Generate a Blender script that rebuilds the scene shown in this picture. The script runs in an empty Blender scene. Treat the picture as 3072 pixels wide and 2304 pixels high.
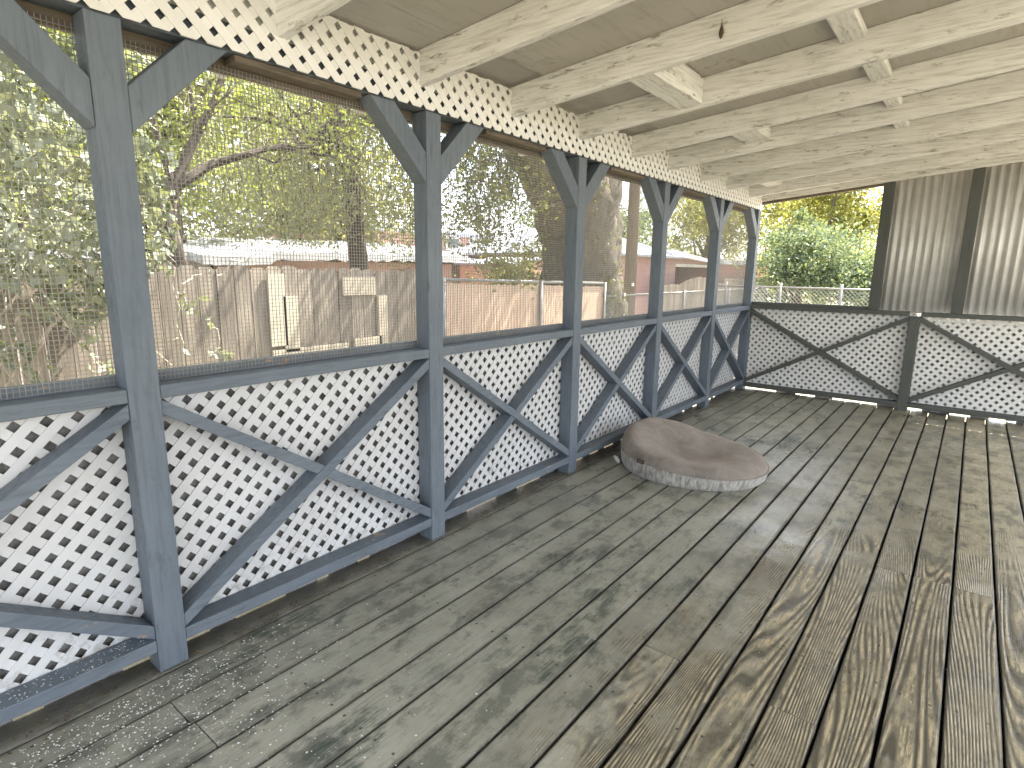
import bpy, math, random
import numpy as np
from mathutils import Vector, Matrix

# ------------------------------------------------------------------ camera, sky, sun, exposure
S = bpy.context.scene
COL = S.collection
rad = math.radians

cam_d = bpy.data.cameras.new("camera"); cam = bpy.data.objects.new("camera", cam_d); COL.objects.link(cam)
S.camera = cam
CAM_H = 1.32
yaw, pitch, roll = rad(38.0547), rad(11.1685), rad(0.7349)
fwd = Vector((-math.sin(yaw)*math.cos(pitch), math.cos(yaw)*math.cos(pitch), -math.sin(pitch)))
rgt = Vector((math.cos(yaw), math.sin(yaw), 0)); up = rgt.cross(fwd)
r2 = math.cos(roll)*rgt + math.sin(roll)*up; u2 = -math.sin(roll)*rgt + math.cos(roll)*up
cam.matrix_world = Matrix(((r2.x, u2.x, -fwd.x, 0), (r2.y, u2.y, -fwd.y, 0), (r2.z, u2.z, -fwd.z, CAM_H), (0, 0, 0, 1)))
cam_d.sensor_fit = 'HORIZONTAL'; cam_d.sensor_width = 36.0
cam_d.lens = 36.0*1743.2/3072.0
cam_d.clip_start = 0.02; cam_d.clip_end = 3000

SUN_EL, SUN_AZ = rad(56), rad(16)          # azimuth from +Y towards +X
w = bpy.data.worlds.new("World"); S.world = w; w.use_nodes = True
wn = w.node_tree; wn.nodes.clear()
sky = wn.nodes.new("ShaderNodeTexSky"); sky.sky_type = 'NISHITA'; sky.sun_disc = False
sky.sun_elevation = SUN_EL; sky.sun_rotation = SUN_AZ; sky.dust_density = 2.5; sky.air_density = 1.0
bg = wn.nodes.new("ShaderNodeBackground"); bg.inputs[1].default_value = 0.15
wo = wn.nodes.new("ShaderNodeOutputWorld")
# thin bright high cloud over most of the sky
wc = wn.nodes.new("ShaderNodeTexCoord"); wz = wn.nodes.new("ShaderNodeTexNoise"); wz.inputs["Scale"].default_value = 2.2; wz.inputs["Detail"].default_value = 6
wn.links.new(wc.outputs["Generated"], wz.inputs["Vector"])
wr = wn.nodes.new("ShaderNodeMapRange"); wr.inputs[1].default_value = 0.34; wr.inputs[2].default_value = 0.60; wr.inputs[3].default_value = 0.45; wr.inputs[4].default_value = 0.95
wn.links.new(wz.outputs["Fac"], wr.inputs[0])
wm = wn.nodes.new("ShaderNodeMix"); wm.data_type = 'RGBA'; wm.inputs[7].default_value = (3.1, 3.2, 3.35, 1)
wn.links.new(wr.outputs[0], wm.inputs[0]); wn.links.new(sky.outputs[0], wm.inputs[6])
wn.links.new(wm.outputs[2], bg.inputs[0]); wn.links.new(bg.outputs[0], wo.inputs[0])
sl = bpy.data.lights.new("sun", 'SUN'); sl.energy = 4.5; sl.angle = rad(0.53); sl.color = (1.0, 0.93, 0.82)
sun = bpy.data.objects.new("sun", sl); COL.objects.link(sun)
sd = Vector((math.sin(SUN_AZ)*math.cos(SUN_EL), math.cos(SUN_AZ)*math.cos(SUN_EL), math.sin(SUN_EL)))
sun.rotation_euler = (-sd).to_track_quat('-Z', 'Y').to_euler(); sun.location = sd*60
S.view_settings.view_transform = 'Standard'; S.view_settings.look = 'None'
S.view_settings.exposure = 2.92; S.view_settings.gamma = 1.0
S.cycles.max_bounces = 12; S.cycles.diffuse_bounces = 8; S.cycles.transmission_bounces = 6; S.cycles.transparent_max_bounces = 16
S.cycles.use_denoising = True

rng = random.Random(7)
nrg = np.random.default_rng(7)

# ------------------------------------------------------------------ mesh helpers
class MB:
    def __init__(s): s.v = []; s.f = []; s.r = []
    def add(s, vs, fs, r=None):
        b = len(s.v); s.v += [tuple(p) for p in vs]; s.f += [tuple(i+b for i in f) for f in fs]
        s.r += [rng.random() if r is None else r]*len(fs); return s
    def box(s, x0, x1, y0, y1, z0, z1, r=None):
        vs = [(x0,y0,z0),(x1,y0,z0),(x1,y1,z0),(x0,y1,z0),(x0,y0,z1),(x1,y0,z1),(x1,y1,z1),(x0,y1,z1)]
        return s.add(vs, [(0,3,2,1),(4,5,6,7),(0,1,5,4),(1,2,6,5),(2,3,7,6),(3,0,4,7)], r)
    def prism(s, poly, axis, a, b, r=None):
        """poly: 2D points; axis 'x' -> (y,z) polygon, 'y' -> (x,z), 'z' -> (x,y); swept from a to b"""
        n = len(poly)
        if n < 3: return s
        ar = sum(poly[i][0]*poly[(i+1) % n][1]-poly[(i+1) % n][0]*poly[i][1] for i in range(n))
        if (ar < 0) != (axis == 'y'): poly = poly[::-1]
        mk = {'x': lambda p, t: (t, p[0], p[1]), 'y': lambda p, t: (p[0], t, p[1]), 'z': lambda p, t: (p[0], p[1], t)}[axis]
        lo, hi = min(a, b), max(a, b)
        vs = [mk(p, lo) for p in poly] + [mk(p, hi) for p in poly]
        fs = [tuple(range(n))[::-1], tuple(range(n, 2*n))] + [(i, (i+1) % n, n+(i+1) % n, n+i) for i in range(n)]
        return s.add(vs, fs, r)
    def tube(s, pts, rads, k=6, r=None, cap=True):
        pts = [Vector(p) for p in pts]; n = len(pts); vs = []; fs = []
        if not hasattr(rads, '__len__'): rads = [rads]*n
        ref = Vector((0.13, 0.21, 1))
        for i, p in enumerate(pts):
            d = (pts[min(i+1, n-1)]-pts[max(i-1, 0)])
            if d.length < 1e-9: d = Vector((0,0,1))
            d.normalize()
            a = d.cross(ref)
            if a.length < 1e-3: a = d.cross(Vector((1,0,0)))
            a.normalize(); b = d.cross(a)
            for j in range(k):
                t = 2*math.pi*j/k; vs.append(p+(a*math.cos(t)+b*math.sin(t))*rads[i])
        for i in range(n-1):
            for j in range(k):
                fs.append((i*k+j, i*k+(j+1) % k, (i+1)*k+(j+1) % k, (i+1)*k+j))
        if cap: fs += [tuple(range(k))[::-1], tuple(range((n-1)*k, n*k))]
        return s.add(vs, fs, r)

def clip(poly, a, b, c):
    """keep the part of poly where a*x+b*y<=c"""
    out = []
    n = len(poly)
    for i in range(n):
        p, q = poly[i], poly[(i+1) % n]
        dp, dq = a*p[0]+b*p[1]-c, a*q[0]+b*q[1]-c
        if dp <= 0: out.append(p)
        if (dp < 0 < dq) or (dq < 0 < dp):
            t = dp/(dp-dq); out.append((p[0]+(q[0]-p[0])*t, p[1]+(q[1]-p[1])*t))
    return out
def cliprect(poly, x0, x1, y0, y1):
    for a, b, c in ((-1,0,-x0),(1,0,x1),(0,-1,-y0),(0,1,y1)):
        poly = clip(poly, a, b, c)
        if len(poly) < 3: return []
    return poly
def strip(p, q, wd, ext=0.3):
    d = Vector((q[0]-p[0], q[1]-p[1])).normalized(); n = Vector((-d.y, d.x))*wd/2; e = d*ext
    p = Vector(p)-e; q = Vector(q)+e
    return [tuple(p-n), tuple(q-n), tuple(q+n), tuple(p+n)]

def link_mesh(name, mb, mat, parent=None, off=(0,0,0), smooth=False, bevel=0.0, seg=2):
    me = bpy.data.meshes.new(name)
    ox, oy, oz = off
    me.from_pydata([(x-ox, y-oy, z-oz) for x, y, z in mb.v], [], mb.f)
    at = me.attributes.new("rnd", 'FLOAT', 'FACE'); at.data.foreach_set("value", mb.r)
    me.materials.append(mat)
    if smooth: me.shade_smooth()
    me.update()
    o = bpy.data.objects.new(name, me); COL.objects.link(o)
    if parent: o.parent = parent
    if bevel:
        m = o.modifiers.new("bevel", 'BEVEL'); m.width = bevel; m.segments = seg; m.limit_method = 'ANGLE'; m.angle_limit = rad(40)
    return o
def tag(o, label=None, cat=None, group=None, kind=None):
    if label: o["label"] = label
    if cat: o["category"] = cat
    if group: o["group"] = group
    if kind: o["kind"] = kind
    return o
def thing(name, loc, label, cat, group=None):
    o = bpy.data.objects.new(name, None); COL.objects.link(o); o.location = loc; o.empty_display_size = 0.1
    return tag(o, label, cat, group)
def copy_tree(o, parent=None):
    c = o.copy(); COL.objects.link(c)
    if parent: c.parent = parent
    for ch in list(o.children): copy_tree(ch, c)
    return c

# ------------------------------------------------------------------ material helpers
class NT:
    def __init__(s, name):
        s.m = bpy.data.materials.new(name); s.m.use_nodes = True; s.t = s.m.node_tree; s.t.nodes.clear()
        s.out = s.n("ShaderNodeOutputMaterial")
    def n(s, ty, **kw):
        o = s.t.nodes.new(ty)
        for k, v in kw.items(): setattr(o, k, v)
        return o
    def l(s, a, b): s.t.links.new(a, b)
    def inp(s, node, key, val):
        if hasattr(val, 'is_linked') or isinstance(val, bpy.types.NodeSocket): s.l(val, node.inputs[key])
        elif val is not None:
            if isinstance(val, (tuple, list)) and len(val) == 3 and node.inputs[key].type == 'RGBA': val = (*val, 1)
            node.inputs[key].default_value = val
    def math(s, op, a, b=None, c=None, clamp=False):
        o = s.n("ShaderNodeMath", operation=op, use_clamp=clamp); s.inp(o, 0, a)
        if b is not None: s.inp(o, 1, b)
        if c is not None: s.inp(o, 2, c)
        return o.outputs[0]
    def mix(s, f, a, b, blend='MIX'):
        o = s.n("ShaderNodeMix", data_type='RGBA', blend_type=blend); s.inp(o, 0, f); s.inp(o, 6, a); s.inp(o, 7, b); return o.outputs[2]
    def coords(s, kind="Object"): return s.n("ShaderNodeTexCoord").outputs[kind]
    def attr(s, name): return s.n("ShaderNodeAttribute", attribute_name=name).outputs["Fac"]
    def mapping(s, v, scale=(1,1,1), loc=(0,0,0), rot=(0,0,0)):
        o = s.n("ShaderNodeMapping"); s.l(v, o.inputs[0]); s.inp(o, 1, loc); s.inp(o, 2, rot); s.inp(o, 3, scale); return o.outputs[0]
    def vadd(s, a, b):
        o = s.n("ShaderNodeVectorMath", operation='ADD'); s.inp(o, 0, a); s.inp(o, 1, b); return o.outputs[0]
    def comb(s, x=0.0, y=0.0, z=0.0):
        o = s.n("ShaderNodeCombineXYZ"); s.inp(o, 0, x); s.inp(o, 1, y); s.inp(o, 2, z); return o.outputs[0]
    def sep(s, v):
        o = s.n("ShaderNodeSeparateXYZ"); s.l(v, o.inputs[0]); return o.outputs
    def noise(s, v, scale=5.0, detail=4.0, rough=0.55, dist=0.0):
        o = s.n("ShaderNodeTexNoise"); s.l(v, o.inputs["Vector"]); s.inp(o, "Scale", scale); s.inp(o, "Detail", detail); s.inp(o, "Roughness", rough); s.inp(o, "Distortion", dist)
        return o.outputs["Fac"]
    def rng(s, v, a, b, c=0.0, d=1.0, smooth=False):
        o = s.n("ShaderNodeMapRange", clamp=True)
        if smooth: o.interpolation_type = 'SMOOTHSTEP'
        s.l(v, o.inputs[0]); s.inp(o, 1, a); s.inp(o, 2, b); s.inp(o, 3, c); s.inp(o, 4, d); return o.outputs[0]
    def objrand(s): return s.n("ShaderNodeObjectInfo").outputs["Random"]
    def bump(s, h, strength=0.3, dist=0.01):
        o = s.n("ShaderNodeBump"); s.l(h, o.inputs["Height"]); s.inp(o, "Strength", strength); s.inp(o, "Distance", dist); return o.outputs[0]
    def finish(s, col, rough=0.6, bump=None, spec=0.5, metal=0.0, **kw):
        b = s.n("ShaderNodeBsdfPrincipled"); s.inp(b, "Base Color", col); s.inp(b, "Roughness", rough); s.inp(b, "Specular IOR Level", spec); s.inp(b, "Metallic", metal)
        if bump is not None: s.l(bump, b.inputs["Normal"])
        for k, v in kw.items(): s.inp(b, k.replace('_', ' '), v)
        s.l(b.outputs[0], s.out.inputs[0]); return s.m

def painted_wood(name, col, col2, axis, bare=(0.33,0.22,0.13), chips=0.70, dirt=(0.03,0.032,0.03), dirt_amt=0.35, rough=0.55, grainy=0.35, knots=0.3, foot=0.0):
    t = NT(name); c = t.vadd(t.coords(), t.comb(t.math('MULTIPLY', t.objrand(), 37.0), t.math('MULTIPLY', t.attr("rnd"), 11.0), t.math('MULTIPLY', t.objrand(), 91.0)))
    sc = {'x': (1,14,14), 'y': (14,1,14), 'z': (14,14,1)}[axis]
    g = t.noise(t.mapping(c, sc), 6.0, 5, 0.6)
    big = t.noise(c, 2.3, 4, 0.6); fine = t.noise(c, 45.0, 3, 0.6)
    base = t.mix(t.rng(big, 0.3, 0.7), col, col2)
    base = t.mix(t.math('MULTIPLY', t.rng(g, 0.45, 0.75), grainy), base, dirt)
    sp = t.noise(t.mapping(c, tuple(1+0.25*(k-1) for k in sc)), 7.0, 7, 0.74)
    base = t.mix(t.math('MULTIPLY', t.rng(sp, 0.57, 0.66), dirt_amt), base, dirt)
    ch = t.noise(t.mapping(c, tuple(1+0.2*(k-1) for k in sc)), 3.1, 7, 0.68)
    if foot: ch = t.math('ADD', ch, t.math('MULTIPLY', t.rng(t.sep(t.coords())[2], 0.55, 0.02), foot))
    base = t.mix(t.rng(ch, chips, chips+0.02), base, bare)
    vo = t.n("ShaderNodeTexVoronoi"); t.l(t.mapping(c, tuple(0.45+0.55*(k > 1) for k in sc)), vo.inputs[0]); t.inp(vo, "Scale", 9.0)
    kn = t.math('MULTIPLY', t.rng(vo.outputs["Distance"], 0.085, 0.03), t.rng(t.sep(vo.outputs["Color"])[0], 0.80, 0.82))
    base = t.mix(t.math('MULTIPLY', kn, knots), base, (0.05,0.04,0.03))
    h = t.math('ADD', t.math('MULTIPLY', g, 0.6), t.math('MULTIPLY', fine, 0.25))
    h = t.math('SUBTRACT', h, t.math('MULTIPLY', t.rng(ch, chips, chips+0.02), 0.5))
    return t.finish(base, t.rng(fine, 0.3, 0.7, rough-0.08, rough+0.12), t.bump(h, 0.35, 0.004))

def plain(name, a, b, scale=4.0, rough=0.8, bump=0.2, bscale=40.0, spec=0.3, metal=0.0, stretch=(1,1,1), use_rnd=0.0):
    t = NT(name); c = t.mapping(t.vadd(t.coords(), t.comb(t.math('MULTIPLY', t.objrand(), 23.0), t.math('MULTIPLY', t.attr("rnd"), 31.0), 0.0)), stretch)
    f = t.rng(t.noise(c, scale, 5, 0.6), 0.3, 0.7)
    if use_rnd: f = t.math('ADD', t.math('MULTIPLY', f, 1-use_rnd), t.math('MULTIPLY', t.attr("rnd"), use_rnd))
    return t.finish(t.mix(f, a, b), rough, t.bump(t.noise(c, bscale, 4, 0.6), bump, 0.01), spec, metal)

def leafmat(name, cols, trans=0.5):
    t = NT(name); r = t.attr("rnd")
    ramp = t.n("ShaderNodeValToRGB"); t.l(r, ramp.inputs[0]); e = ramp.color_ramp.elements
    while len(e) < len(cols): e.new(0.5)
    for i, cc in enumerate(cols): e[i].position = i/(len(cols)-1); e[i].color = (*cc, 1)
    d = t.n("ShaderNodeBsdfDiffuse"); t.l(ramp.outputs[0], d.inputs[0])
    tr = t.n("ShaderNodeBsdfTranslucent"); t.l(t.mix(0.5, ramp.outputs[0], (0.30,0.32,0.06)), tr.inputs[0])
    gl = t.n("ShaderNodeBsdfGlossy"); t.inp(gl, "Roughness", 0.45); t.inp(gl, 0, (0.6,0.65,0.65))
    m1 = t.n("ShaderNodeMixShader"); t.inp(m1, 0, trans); t.l(d.outputs[0], m1.inputs[1]); t.l(tr.outputs[0], m1.inputs[2])
    m2 = t.n("ShaderNodeMixShader"); t.inp(m2, 0, 0.03); t.l(m1.outputs[0], m2.inputs[1]); t.l(gl.outputs[0], m2.inputs[2])
    t.l(m2.outputs[0], t.out.inputs[0]); return t.m

SLATE, SLATE2 = (0.104,0.130,0.165), (0.140,0.168,0.200)
M = {}
for ax in 'xyz':
    M['slate_'+ax] = painted_wood('slate_paint_'+ax, SLATE, SLATE2, ax, chips=0.70, foot=0.075 if ax != 'x' else 0.03)
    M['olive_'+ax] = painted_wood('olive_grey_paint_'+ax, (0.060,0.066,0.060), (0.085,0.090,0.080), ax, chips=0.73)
    M['cream_'+ax] = painted_wood('cream_paint_'+ax, (0.80,0.80,0.785), (0.68,0.68,0.655), ax, bare=(0.30,0.26,0.19), chips=0.76, dirt=(0.17,0.15,0.115), dirt_amt=0.8, rough=0.62, grainy=0.5, knots=0.85)
M['brown_y'] = painted_wood('weathered_brown', (0.105,0.085,0.062), (0.17,0.14,0.105), 'y', chips=0.8, dirt=(0.03,0.022,0.016), rough=0.8, grainy=0.7)
M['lattice'] = plain('white_lattice', (0.62,0.63,0.645), (0.53,0.53,0.53), 3.0, 0.5, 0.12, 60, 0.4)
lt = NT('white_lattice_dirty'); lc = lt.coords(); ln = lt.noise(lc, 3.0, 5, 0.6); ln2 = lt.noise(lc, 16.0, 6, 0.7)
lcol = lt.mix(lt.rng(ln, 0.3, 0.7), (0.62,0.632,0.655), (0.55,0.555,0.565)); lcol = lt.mix(lt.math('MULTIPLY', lt.attr("rnd"), 0.18), lcol, (0.42,0.41,0.39))
lcol = lt.mix(lt.math('MULTIPLY', lt.rng(lt.math('ADD', ln2, lt.math('MULTIPLY', lt.rng(lt.sep(lc)[2], 0.40, 0.05), 0.20)), 0.64, 0.78), 0.5), lcol, (0.17,0.15,0.12))
M['lattice'] = lt.finish(lcol, 0.5, lt.bump(ln2, 0.12, 0.004), 0.4)
M['lattice_bright'] = plain('cream_lattice', (0.80,0.80,0.785), (0.69,0.685,0.66), 3.0, 0.55, 0.12, 60, 0.4)
M['wire'] = plain('galvanised_wire', (0.19,0.185,0.17), (0.28,0.275,0.26), 9.0, 0.55, 0.1, 60, 0.5, 0.3)
M['hole_shade'] = plain('hole_shade_grey', (0.11,0.105,0.10), (0.42,0.41,0.40), 8.0, 0.9)
M['dark'] = plain('under_deck_shade', (0.012,0.012,0.010), (0.03,0.028,0.022), 6.0, 0.95)

PITCH = 0.1445
# deck paint, worn through to bare timber along the walked middle
def deck_mat():
    t = NT('worn_deck_paint'); c = t.coords(); x, y, z = t.sep(c); r = t.attr("rnd")
    cb = t.vadd(c, t.comb(t.math('MULTIPLY', r, 53.0), t.math('MULTIPLY', r, 171.0), t.math('MULTIPLY', r, 29.0)))
    # growth rings: contour lines of a long stretched field (gives cathedral arches)
    fld = t.noise(t.mapping(cb, (5.0, 0.42, 1)), 1.0, 1.0, 0.3)
    lines = t.math('SINE', t.math('MULTIPLY', t.math('ADD', fld, t.math('MULTIPLY', t.sep(cb)[0], 2.2)), 235.0))
    lines = t.math('ADD', t.math('MULTIPLY', lines, 0.5), 0.5)
    fib = t.noise(t.mapping(cb, (60, 2.0, 1)), 4.0, 4, 0.65)
    patch = t.noise(c, 2.1, 5, 0.62); patch2 = t.noise(cb, 5.0, 5, 0.65); fine = t.noise(c, 70.0, 3, 0.6); speck = t.noise(c, 24.0, 4, 0.7)
    paint = t.mix(t.rng(patch, 0.3, 0.7), (0.27,0.275,0.228), (0.43,0.42,0.345))
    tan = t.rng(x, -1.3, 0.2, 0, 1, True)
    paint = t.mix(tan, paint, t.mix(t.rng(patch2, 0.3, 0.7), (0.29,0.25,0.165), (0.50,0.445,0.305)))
    paint = t.mix(t.math('MULTIPLY', r, 0.45), paint, (0.17,0.165,0.135))
    paint = t.mix(t.math('MULTIPLY', t.rng(fib, 0.50, 0.72), 0.6), paint, (0.105,0.105,0.088))
    blot = t.noise(t.mapping(c, (1.4, 0.8, 1)), 6.0, 7, 0.72)
    paint = t.mix(t.math('MULTIPLY', t.rng(blot, 0.50, 0.60), 0.7), paint, (0.10,0.105,0.088))
    paint = t.mix(t.math('MULTIPLY', t.rng(blot, 0.45, 0.34), 0.35), paint, (0.46,0.45,0.41))
    # dark green mould
    mould = t.noise(t.mapping(t.vadd(c, (3.1,7.7,0)), (1.0,0.55,1)), 2.7, 6, 0.72)
    mm = t.math('MULTIPLY', t.rng(mould, 0.565, 0.63), t.rng(fib, 0.35, 0.55))
    paint = t.mix(t.math('MULTIPLY', mm, 0.92), paint, (0.045,0.065,0.05))
    # wear
    wx = t.math('MULTIPLY', t.rng(x, -1.15, -0.35, 0, 1, True), t.rng(y, 4.6, 2.4, 0, 1, True))
    wr = t.math('ADD', t.math('MULTIPLY', wx, 0.30), t.math('ADD', t.math('MULTIPLY', patch2, 0.62), t.math('MULTIPLY', patch, 0.50)))
    wear = t.rng(wr, 0.71, 0.86)
    dash = t.rng(t.noise(t.mapping(cb, (30, 4.5, 1)), 3.0, 4, 0.7), 0.40, 0.56)
    ridge = t.math('MULTIPLY', t.math('MULTIPLY', wear, t.rng(lines, 0.45, 0.8)), dash)
    bare = t.mix(t.rng(fib, 0.3, 0.7), (0.66,0.56,0.37), (0.48,0.385,0.23))
    col = t.mix(t.math('MULTIPLY', ridge, 0.80), t.mix(t.math('MULTIPLY', wear, 0.62), paint, (0.105,0.088,0.055)), bare)
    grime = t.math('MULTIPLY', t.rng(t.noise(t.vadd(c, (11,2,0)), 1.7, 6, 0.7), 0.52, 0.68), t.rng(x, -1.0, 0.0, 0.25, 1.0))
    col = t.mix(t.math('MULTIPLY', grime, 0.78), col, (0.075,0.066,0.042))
    groove = t.math('MULTIPLY', wear, t.rng(lines, 0.35, 0.1))
    col = t.mix(t.math('MULTIPLY', groove, 0.75), col, (0.055,0.048,0.032))
    col = t.mix(t.math('MULTIPLY', t.rng(x, -1.90, -1.99), 0.75), col, (0.04,0.038,0.032))  # edge board darkened under the railing, shade there put into the colour
    bu = t.math('FRACT', t.math('DIVIDE', t.math('ADD', x, 200*PITCH-0.380), PITCH)); ed = t.math('SUBTRACT', 0.5, t.math('ABSOLUTE', t.math('SUBTRACT', bu, 0.5)))
    edge = t.math('MULTIPLY', t.rng(t.math('ADD', ed, t.math('MULTIPLY', fine, 0.05)), 0.125, 0.045), 0.8)
    col = t.mix(edge, col, (0.055,0.05,0.04))
    nx = t.math('MULTIPLY', t.math('SUBTRACT', t.math('ABSOLUTE', t.math('SUBTRACT', bu, 0.5)), 0.27), PITCH)
    ny = t.math('SUBTRACT', t.math('MULTIPLY', t.math('FRACT', t.math('DIVIDE', t.math('ADD', t.math('ADD', y, 5.36), t.math('MULTIPLY', r, 0.03)), 0.596)), 0.596), 0.298)
    nd = t.math('SQRT', t.math('ADD', t.math('MULTIPLY', nx, nx), t.math('MULTIPLY', ny, ny)))
    col = t.mix(t.math('MULTIPLY', t.rng(nd, 0.0060, 0.0035), 0.85), col, (0.03,0.026,0.022))
    col = t.mix(t.math('MULTIPLY', t.rng(speck, 0.68, 0.74), 0.6), col, (0.05,0.046,0.038))
    ro = t.math('ADD', t.rng(t.noise(c, 1.5, 4, 0.6), 0.40, 0.66, 0.24, 0.52), t.math('MULTIPLY', edge, 0.35))
    h = t.math('ADD', t.math('MULTIPLY', t.math('MULTIPLY', lines, t.math('ADD', 0.12, wear)), 0.55), t.math('ADD', t.math('MULTIPLY', fib, 0.5), t.math('MULTIPLY', fine, 0.25)))
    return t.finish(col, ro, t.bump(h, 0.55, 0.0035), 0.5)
M['deck'] = deck_mat()

# ------------------------------------------------------------------ ground and deck
GZ = -0.55
gt = NT('dry_ground'); gc = gt.coords()
gcol = gt.mix(gt.rng(gt.noise(gc, 0.35, 6, 0.65), 0.35, 0.65), (0.32,0.28,0.215), (0.22,0.205,0.14))
gcol = gt.mix(gt.math('MULTIPLY', gt.rng(gt.noise(gc, 9, 4, 0.7), 0.5, 0.7), 0.5), gcol, (0.10,0.075,0.045))
M['ground'] = gt.finish(gcol, 0.95, gt.bump(gt.noise(gc, 14, 5, 0.7), 0.6, 0.05), 0.2)
mb = MB(); mb.add([(-900,-900,GZ),(900,-900,GZ),(900,900,GZ),(-900,900,GZ)], [(0,1,2,3)])
tag(link_mesh('ground', mb, M['ground']), kind='structure', label='dry bare ground around the porch', cat='ground')

XL = -1.945                    # room face of the left posts
mb = MB()
fixed = {-16: [1.86], -15: [0.59], -14: [0.60], -13: [1.81], -12: [4.2], -8: [1.775], -5: [1.748], -4: [2.985], -3: [2.985], -2: [2.98], -6: [4.2, 0.6]}
XEND, Y0D, Y1D = 2.75, -1.6, 6.90
for k in range(-17, 18):
    x0 = 0.380 + k*PITCH - PITCH + PITCH; x1 = x0 + PITCH
    if k == -17: x0 = -2.062
    if x0 > XEND: break
    rr = random.Random(k*13+5)
    gap = 0.0045 + 0.004*rr.random() + (0.003 if -10 <= k <= -1 else 0)
    js = fixed.get(k, [rr.choice([0.6,1.8,2.98,4.2,5.4])] if rr.random() < 0.55 else [])
    ys = [Y0D] + sorted(js) + [Y1D + rr.uniform(-0.02, 0.02)]
    for a, b in zip(ys[:-1], ys[1:]):
        a2, b2 = a+0.0018, b-0.0018; n = max(2, int((b2-a2)/0.22)); dz = rr.uniform(-0.0012, 0.0012); rv = rr.random()
        vs = []; fs = []; P = 8
        jl = [rr.uniform(-0.0016, 0.0016) for _ in range(n+1)]; jr = [rr.uniform(-0.0016, 0.0016) for _ in range(n+1)]
        for i in range(n+1):
            yy = a2+(b2-a2)*i/n; xa, xb = x0+gap/2+jl[i], x1-gap/2+jr[i]
            for (px, pz) in ((xa,-0.034),(xa,-0.006),(xa+0.002,-0.0018),(xa+0.007,0),(xb-0.007,0),(xb-0.002,-0.0018),(xb,-0.006),(xb,-0.034)): vs.append((px, yy, pz+dz))
        for i in range(n):
            for j in range(P): fs.append((i*P+j, (i+1)*P+j, (i+1)*P+(j+1) % P, i*P+(j+1) % P))
        fs += [tuple(range(P)), tuple(range(n*P, (n+1)*P))[::-1]]
        mb.add(vs, fs, rv)
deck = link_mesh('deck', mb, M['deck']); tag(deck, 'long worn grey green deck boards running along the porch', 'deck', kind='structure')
for p in deck.data.polygons: p.use_smooth = False
mb = MB(); mb.box(-2.05, XEND, Y0D+0.02, Y1D-0.03, -0.20, -0.045)
u = link_mesh('gap_shade_block', mb, M['dark']); u.parent = deck  # near-black block added under the boards to darken gaps and stop light leaks

# ------------------------------------------------------------------ left posts
BEAM_Z = 1.984
def make_post(loc, label, braces=(1, -1)):
    t = thing('porch_post', loc, label, 'post', 'porch posts along the screened side')
    w_ = 0.0445
    mb = MB(); mb.box(-0.089, 0, -w_, w_, 0.0, BEAM_Z)
    link_mesh('post_shaft', mb, M['slate_z'], t, bevel=0.003)
    for s in braces:
        y_in = w_+0.0008
        poly = strip((y_in, 1.75), (y_in+0.25, 2.0), 0.089, 0.5)
        poly = [(p[0], p[1]) for p in poly]
        poly = clip(clip(poly, -1, 0, -y_in), 0, 1, BEAM_Z-0.001)
        mb = MB(); mb.prism([(p[0]*s, p[1]) for p in poly], 'x', -0.086, -0.0025)
        link_mesh('knee_brace', mb, M['slate_z'], t, bevel=0.003)
    return t
PY = [-0.571, 0.671, 1.908, 3.151, 4.391, 5.634, 6.825]
post_labels = {1: 'nearest slate blue porch post, filling the left of the view, peeled near its foot',
 2: 'second slate blue post, with the wide screen of fence on its left',
 3: 'third slate blue post, standing left of the cushion before the ivy clad trunk',
 4: 'fourth post, rising behind the cushion with the utility pole on its left',
 5: 'fifth post, slim and two toned, last before the corner',
 6: 'corner post where the screened side meets the corrugated end wall'}
p1 = make_post((XL, PY[1], 0), post_labels[1])
for i in range(2, 6):
    c_ = copy_tree(p1); c_.location = (XL, PY[i], 0); c_['label'] = post_labels[i]
make_post((XL, PY[6], 0), post_labels[6], braces=(-1,))

# beam and the brown batten under it
t = thing('header_beam', (XL, -1.5, BEAM_Z), 'long dark slate beam carried by the posts behind the white frieze', 'beam')
mb = MB(); mb.box(XL-0.089, XL-0.012, -1.5, 6.87, BEAM_Z+0.002, 2.068); link_mesh('beam', mb, M['slate_y'], t, t.location)
mb = MB()
mb.box(XL-0.118, XL-0.0905, -1.5, 6.87, 1.945, 2.03)
for a, b in zip(PY[:-1], PY[1:]): mb.box(XL-0.0885, XL-0.016, a+0.37, b-0.37, 1.964, BEAM_Z+0.0005)
link_mesh('brown_batten', mb, M['brown_y'], t, t.location)

# ------------------------------------------------------------------ lattice builder
def lattice_mb(u0, u1, z0, z1, axis, d, pitch, wid, thick, phase=0.0, lead=1, top=None):
    """diagonal strips in the rectangle; axis 'x' = panel in the y-z plane. d = coordinate of the room face, going to d - thick*2 (or + for 'y')"""
    mb = MB(); L = (z1-z0)+0.1; sg = -1 if axis == 'x' else 1
    for layer, dr in enumerate((lead, -lead)):
        n0 = int((u0-L-phase)/(pitch*math.sqrt(2)))-2; n1 = int((u1+L-phase)/(pitch*math.sqrt(2)))+2
        for k in range(n0, n1):
            uc = phase + k*pitch*math.sqrt(2) + rng.uniform(-0.0008, 0.0008)
            poly = strip((uc, z0), (uc+dr*L, z0+L), wid, 0.2)
            poly = cliprect(poly, u0, u1, z0+rng.uniform(-0.001, 0.001), z1)
            if top and poly: poly = clip(poly, 0, 1, top(uc))
            if len(poly) < 3: continue
            a = d+sg*layer*thick + sg*rng.uniform(0, 0.0006)
            mb.prism(poly, axis, a, a+sg*(thick-0.0006))
    return mb

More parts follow.
